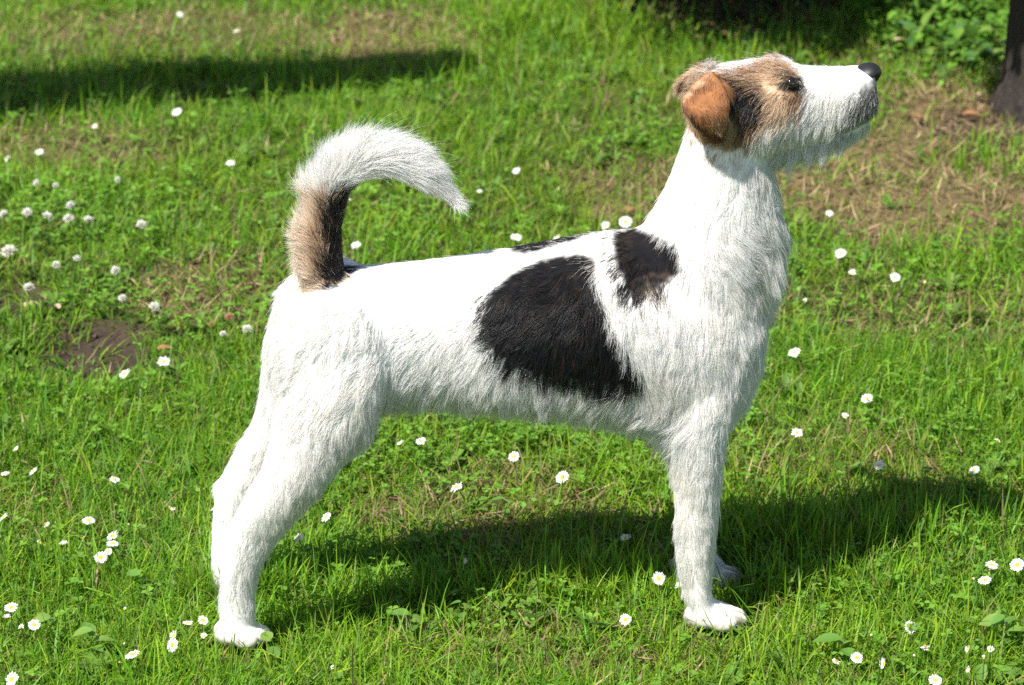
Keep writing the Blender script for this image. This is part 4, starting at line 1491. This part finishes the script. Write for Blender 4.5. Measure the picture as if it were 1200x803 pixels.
def leafy_plant(px, py, hgt, nl, size, label, spread=.05, lean=(0, 0)):
    b = at_z(px, py)
    b[2] = float(gz(b[0], b[1])) - .004
    t_ = thing('leafy_plant', label, 'plant', b.tolist(), 'leafy plants at the edge of the lawn')
    top = np.array([lean[0], lean[1], hgt])
    link('stem', stem_mesh((0, 0, 0), top, .0016, (frg.normal(0, .01), frg.normal(0, .01), 0)), stem_mat, t_)
    for k in range(nl):
        f = (k + .6) / nl
        a = 2.4 * k + frg.uniform(-.4, .4)
        root = top * (.25 + .75 * f)
        out_ = np.array([math.cos(a), math.sin(a), .25])
        c = root + out_ * spread * frg.uniform(.1, .9) * (1.1 - f * .6)
        o = bpy.data.objects.new('leaf', GREEN_LEAF[int(frg.integers(3))])
        COL.objects.link(o)
        o.parent = t_
        s_ = size * frg.uniform(.7, 1.25)
        o.location = c.tolist()
        o.rotation_euler = (frg.normal(-.15, .35), frg.normal(-.10, .4), a)
        o.scale = (s_, s_, s_)
for px, py, h_, nl, sz, lab in [
 (1062, 40, .08, 14, .044, 'bright leafy plant between the dark shrub and the trunk, nearest the shrub'),
 (1085, 22, .10, 18, .044, 'tallest bright leafy plant at the top between shrub and trunk'),
 (1118, 38, .09, 18, .046, 'full leafy plant in the middle of the green clump beside the trunk'),
 (1150, 30, .10, 16, .044, 'leafy plant growing right against the upper trunk'),
 (1080, 66, .06, 12, .038, 'low pale leafy plant in front of the green clump, right of the nose'),
 (1134, 74, .08, 13, .036, 'loose leafy plant left of the trunk foot'),
 (1162, 92, .07, 9, .028, 'sparse leafy plant touching the trunk foot'),
 (1106, 104, .08, 7, .024, 'thin upright plant with few leaves above the fallen orange leaf'),
 (1040, 20, .06, 12, .038, 'leafy plant half in the shade of the shrub at its right end'),
 (1102, 4, .09, 16, .044, 'leafy plant cut by the top edge behind the tallest one'),
 (1136, 6, .09, 16, .044, 'leafy plant cut by the top edge beside the trunk'),
 (655, 38, .05, 8, .034, 'pale green leafy weed in long grass left of the dark shrub'),
 (648, 55, .03, 5, .042, 'weed with one broad pale leaf below the left end of the shrub'),
 (880, 54, .04, 7, .024, 'small weed growing at the shaded foot of the shrub, above the head')]:
    leafy_plant(px, py, h_, nl, sz, lab)

def broad_weed(px, py, nl, size, label):
    b = at_z(px, py, .02)
    b[2] = float(gz(b[0], b[1]))
    t_ = thing('broadleaf_weed', label, 'weed', b.tolist(), 'broad leaved weeds in the lawn')
    for k in range(nl):
        a = 6.283 * k / nl + frg.uniform(-.5, .5) - 1.2
        o = bpy.data.objects.new('leaf', GREEN_LEAF[1] if k % 2 else GREEN_LEAF[0])
        COL.objects.link(o)
        o.parent = t_
        s_ = size * frg.uniform(.8, 1.15)
        o.location = (0, 0, .020 + .006 * k)
        o.rotation_euler = (frg.normal(-.1, .25), frg.normal(-.2, .2), a)
        o.scale = (s_, s_, s_)
for px, py, nl, sz, lab in [(316, 763, 2, .022, 'pale round leaf lying in front of the hind paw'), (985, 766, 3, .024, 'two round green leaves beside a daisy at the bottom right'),
                            (165, 688, 3, .020, 'broad pale leaf standing in the left lawn above the daisies'), (110, 765, 4, .022, 'broad grey green leaves at the bottom left, left of the largest daisy'),
                            (480, 735, 3, .022, 'pale narrow leaf cluster at the bottom between the legs'), (1175, 752, 5, .022, 'broad leaved weed at the lower right by the loose row of daisies'),
                            (592, 600, 3, .018, 'round pale leaves in the sun just above the belly shadow'), (540, 720, 3, .018, 'small pale leaf rosette below the belly shadow'), (60, 745, 4, .02, 'weed leaves under the daisies by the bottom left')]:
    broad_weed(px, py, nl, sz, lab)

fall_m = [noise_material('dead_leaf_orange', (.20, .085, .035), (.36, .18, .09), scale=160, rough=.75, bump=.3, dist=.001), noise_material('dead_leaf_tan', (.36, .24, .15), (.55, .42, .31), scale=160, rough=.75, bump=.3, dist=.001)]
for px, py, sz, mi, rz, lab in [(1045, 52, .034, 1, .5, 'pale tan fallen leaf right of the nose'), (1083, 143, .034, 0, 2.4, 'orange fallen leaf on the dry ground left of the trunk'),
                                (1128, 136, .030, 0, .1, 'long orange brown fallen leaf just below the trunk foot'), (735, 250, .026, 0, 1.2, 'orange dead leaf behind the base of the neck'),
                                (27, 361, .026, 1, .7, 'tan dead leaf in the dark hollow near the edge'), (184, 411, .020, 0, .2, 'orange brown dead leaf by the straw tuft and soil'),
                                (70, 372, .022, 1, 2.0, 'small tan dead leaf left of the soil patch'), (1118, 172, .022, 0, 2.9, 'rusty fallen leaf on the dry grass below the trunk'),
                                (1150, 118, .026, 1, 1.9, 'pale curled dead leaf at the trunk foot')]:
    b = at_z(px, py, .008)
    me_ = leaf_mesh('fallen_leaf', 1, .5, .35)
    me_.materials.append(fall_m[mi])
    o = link('fallen_leaf', me_)
    o.location = (b[0], b[1], float(gz(b[0], b[1])) + .014)
    o.rotation_euler = (.15, -.25, rz)
    o.scale = (sz, sz, sz)
    o['label'] = lab
    o['category'] = 'leaf'
    o['group'] = 'fallen leaves on the ground'

# ------------------------------------------------------------------ woody plants
bark = noise_material('bark', (.020, .016, .014), (.080, .066, .056), scale=34, rough=.95, bump=1.0, dist=.02, stretch=(3, 3, .55))
bark2 = noise_material('shrub_bark', (.03, .022, .016), (.09, .07, .05), scale=60, rough=.95, bump=.6, dist=.006, stretch=(2, 2, .5))

def limb_mesh(paths, n=12, rough=.0, seed=0):
    """tapered tubes; paths: lists of (x, y, z, radius)"""
    rg = np.random.default_rng(seed)
    V, T = [], []
    for path in paths:
        o_ = len(V)
        path = np.array(path, float)
        K = len(path)
        for i in range(K):
            d = path[min(i + 1, K - 1), :3] - path[max(i - 1, 0), :3]
            d /= np.linalg.norm(d)
            s_ = np.cross(d, [0.31, .95, .02])
            s_ /= np.linalg.norm(s_)
            u_ = np.cross(d, s_)
            for k in range(n):
                a = 6.2832 * k / n
                r_ = path[i, 3] * (1 + rough * (math.sin(3 * a + i * .35) * .5 + math.sin(7 * a - i * .5) * .35 + rg.normal(0, .25)))
                V.append(path[i, :3] + (s_ * math.cos(a) + u_ * math.sin(a)) * r_)
        for i in range(K - 1):
            for k in range(n):
                a, b = o_ + i * n + k, o_ + i * n + (k + 1) % n
                T += [(a, b, b + n), (a, b + n, a + n)]
        ct = len(V)
        V.append(path[-1, :3])
        for k in range(n):
            T.append((o_ + (K - 1) * n + k, o_ + (K - 1) * n + (k + 1) % n, ct))
    return np_mesh('trunk', V, T)

def cloud_leaves(clumps, per, size, col, rg):
    """leaf-sized faces gathered in clumps: (x, y, z, r)"""
    out = []
    for (x, y, z, r) in clumps:
        d = rg.normal(0, 1, (per, 3))
        d /= np.linalg.norm(d, axis=1)[:, None]
        d *= (rg.random(per) ** .45)[:, None] * r
        cx, cy, cz = x + d[:, 0], y + d[:, 1], z + d[:, 2] * .75
        ln = size * rg.uniform(.6, 1.3, per)
        c = np.asarray(col) * rg.uniform(.55, 1.4, per)[:, None]
        out.append(leaflets(cx, cy, cz, rg.uniform(0, 6.283, per), rg.normal(-.15, .5, per), ln, ln * .55, c))
    return join(out)

rg = np.random.default_rng(9)
tb = at_z(1249, 128)
tz = float(gz(tb[0], tb[1]))
tree = thing('tree', 'tree with dark rough trunk at the upper right edge of the lawn', 'tree', (float(tb[0]), float(tb[1]), tz))
tp = [(0, 0, -.06, .128), (.0, 0, 0, .118), (.004, 0, .04, .110), (.004, 0, .10, .105), (.0, 0, .2, .103), (.0, .01, .4, .10), (.02, .02, .8, .095), (.04, .03, 1.3, .088), (.03, .05, 1.9, .075), (.05, .05, 2.6, .055), (.06, .05, 3.4, .03), (.06, .05, 4.0, .01)]
tpf = []
for i in range(len(tp) - 1):
    for k in range(3):
        t_ = k / 3
        tpf.append(tuple(np.array(tp[i]) * (1 - t_) + np.array(tp[i + 1]) * t_))
tpf.append(tp[-1])
limbs = [[(.0, 0, .55, .05), (-.10, -.12, .68, .038), (-.25, -.26, .78, .026), (-.42, -.36, .84, .012)],
         [(.02, .02, 1.2, .05), (.35, .1, 1.7, .035), (.8, .2, 2.1, .015)], [(.03, .04, 1.5, .045), (-.3, .35, 2.1, .03), (-.6, .6, 2.6, .012)],
         [(.03, .05, 1.9, .04), (.2, -.4, 2.5, .025), (.4, -.7, 2.9, .01)], [(.02, .02, .5, .04), (.2, -.15, .72, .028), (.5, -.25, .86, .012)]]
link('trunk', limb_mesh([tpf], 28, .09, 1), bark, tree)
for lb in limbs:
    me_ = limb_mesh([lb], 9, .05, 2)
    link('limb', me_, bark, tree)
cl = []
for k in range(60):
    a, r_ = rg.uniform(0, 6.283), math.sqrt(rg.random()) * 1.25
    cl.append((.55 + r_ * math.cos(a), .25 + r_ * .9 * math.sin(a), rg.uniform(2.0, 4.2), rg.uniform(.2, .4)))
for k in range(34):                                  # low boughs added out of view to shade the trunk foot
    cl.append((rg.uniform(-.30, .62), rg.uniform(-.44, -.02), rg.uniform(.62, .98), rg.uniform(.10, .17)))
V, T, C = cloud_leaves(cl, 230, .05, (.06, .11, .025), rg)
link('crown', np_mesh('crown', V, T, C), leaf_material('tree_leaf', transl=.3, rough=.4), tree)

sb = np.array([SHRUB_C[0] + .0, 2.80])
shrub = thing('shrub', 'dense dark shrub at the top edge, deep shade under its branches', 'shrub', (float(sb[0]), float(sb[1]), 0))
stems = []
for k in range(11):
    x0, y0 = rg.uniform(-.30, .30), rg.uniform(-.25, .25)
    p0 = (x0, y0, -.03 + float(gz(sb[0] + x0, sb[1] + y0)))
    x1, y1 = x0 * 1.6 + rg.normal(0, .08), y0 * 1.5 + rg.normal(0, .08)
    r0 = rg.uniform(.010, .022)
    me_ = limb_mesh([[(*p0, r0), ((x0 + x1) / 2 + rg.normal(0, .03), (y0 + y1) / 2, .25, r0 * .8), (x1, y1, .6, r0 * .6), (x1 * 1.3, y1 * 1.3, 1.1, r0 * .25)]], 8, .06, 5 + k)
    link('branch', me_, bark2, shrub)
cl = []
for k in range(260):
    a, r_ = rg.uniform(0, 6.283), math.sqrt(rg.random())
    zz = rg.random() ** 1.3
    sx = r_ * .29 * math.cos(a) * (1.05 - .3 * zz)
    cl.append((sx - .02, -.05 + r_ * .80 * math.sin(a) * (1.0 - .3 * zz), .24 + zz * (1.0 if sx < 0 else 1.0 - .75 * min(sx / .25, 1)), rg.uniform(.08, .14)))
V, T, C = cloud_leaves(cl, 150, .032, (.030, .060, .018), rg)
V[:, 2] = np.maximum(V[:, 2], .12 + .06 * rg.random(len(V)))
link('foliage', np_mesh('foliage', V, T, C), leaf_material('shrub_leaf', transl=.2, rough=.4), shrub)
# dead leaves littering the ground under the shrub
n_ = 2600
x, y = rg.uniform(sb[0] - .5, sb[0] + .5, n_), rg.uniform(2.15, 3.4, n_)
k_ = rg.random(n_) < under_shrub(x, y)
x, y = x[k_], y[k_]
V, T, C = leaflets(x, y, gz(x, y) + .006, rg.uniform(0, 6.283, len(x)), rg.normal(0, .3, len(x)), rg.uniform(.015, .035, len(x)), rg.uniform(.008, .018, len(x)), np.array([.10, .05, .03]) * rg.uniform(.4, 1.4, len(x))[:, None])
o = link('leaf_litter', np_mesh('leaf_litter', V, T, C), leaf_material('litter', transl=.1, rough=.8, spec=.1))
o['kind'] = 'stuff'
o['label'] = 'brown leaf litter in the shade under the shrub'
o['category'] = 'leaf litter'

# unseen tree added at left so its bough throws the upper lawn's dark band
u = SUN_DIR / -SUN_DIR[2]
def over(px, py, h):
    g = at_z(px, py)
    return np.array([g[0] - u[0] * h, g[1] - u[1] * h, h])
b_end, b_mid, b_in = over(545, 80, 1.55), over(250, 99, 1.48), over(-80, 124, 1.40)
d_ = (b_in - b_mid) / np.linalg.norm(b_in - b_mid)
root = b_in + d_ * .75
root[2] = 1.30
base = np.array([root[0], root[1], float(gz(root[0], root[1]))])
pol = thing('unseen_pruned_tree', 'bare pruned tree added unseen beside the lawn, its bough shading a band of grass', 'tree', base.tolist())
tr_p = [(0, 0, -.05, .19), (0, 0, .0, .165), (.005, 0, .12, .145), (.0, .01, .5, .13), (-.02, .0, .9, .125), (-.01, .0, 1.3, .13), (-.03, 0, 1.6, .11), (-.05, .01, 1.75, .09)]
link('trunk', limb_mesh([tr_p], 22, .06, 21), bark, pol)
pts = [root, (root + b_in) / 2 + [0, 0, -.01], b_in, (b_in + b_mid) / 2 + [.0, .012, .01], b_mid, b_mid * .6 + b_end * .4 + [0, -.015, 0], b_mid * .2 + b_end * .8 + [0, .01, 0], b_end]
rad = [.125, .122, .120, .115, .110, .104, .092, .070]
me_ = limb_mesh([[tuple(p_ - base) + (r_,) for p_, r_ in zip(pts, rad)]], 16, .07, 22)
link('bough', me_, bark, pol)
for k, f in enumerate((.45, .8, 1.0)):
    q0 = b_in * (1 - f) + b_end * f - base
    link('twig', limb_mesh([[tuple(q0) + (.012,), tuple(q0 + [.06, .03, .10]) + (.008,), tuple(q0 + [.10, .08 - .05 * k, .22]) + (.003,)]], 7, .05, 30 + k), bark, pol)
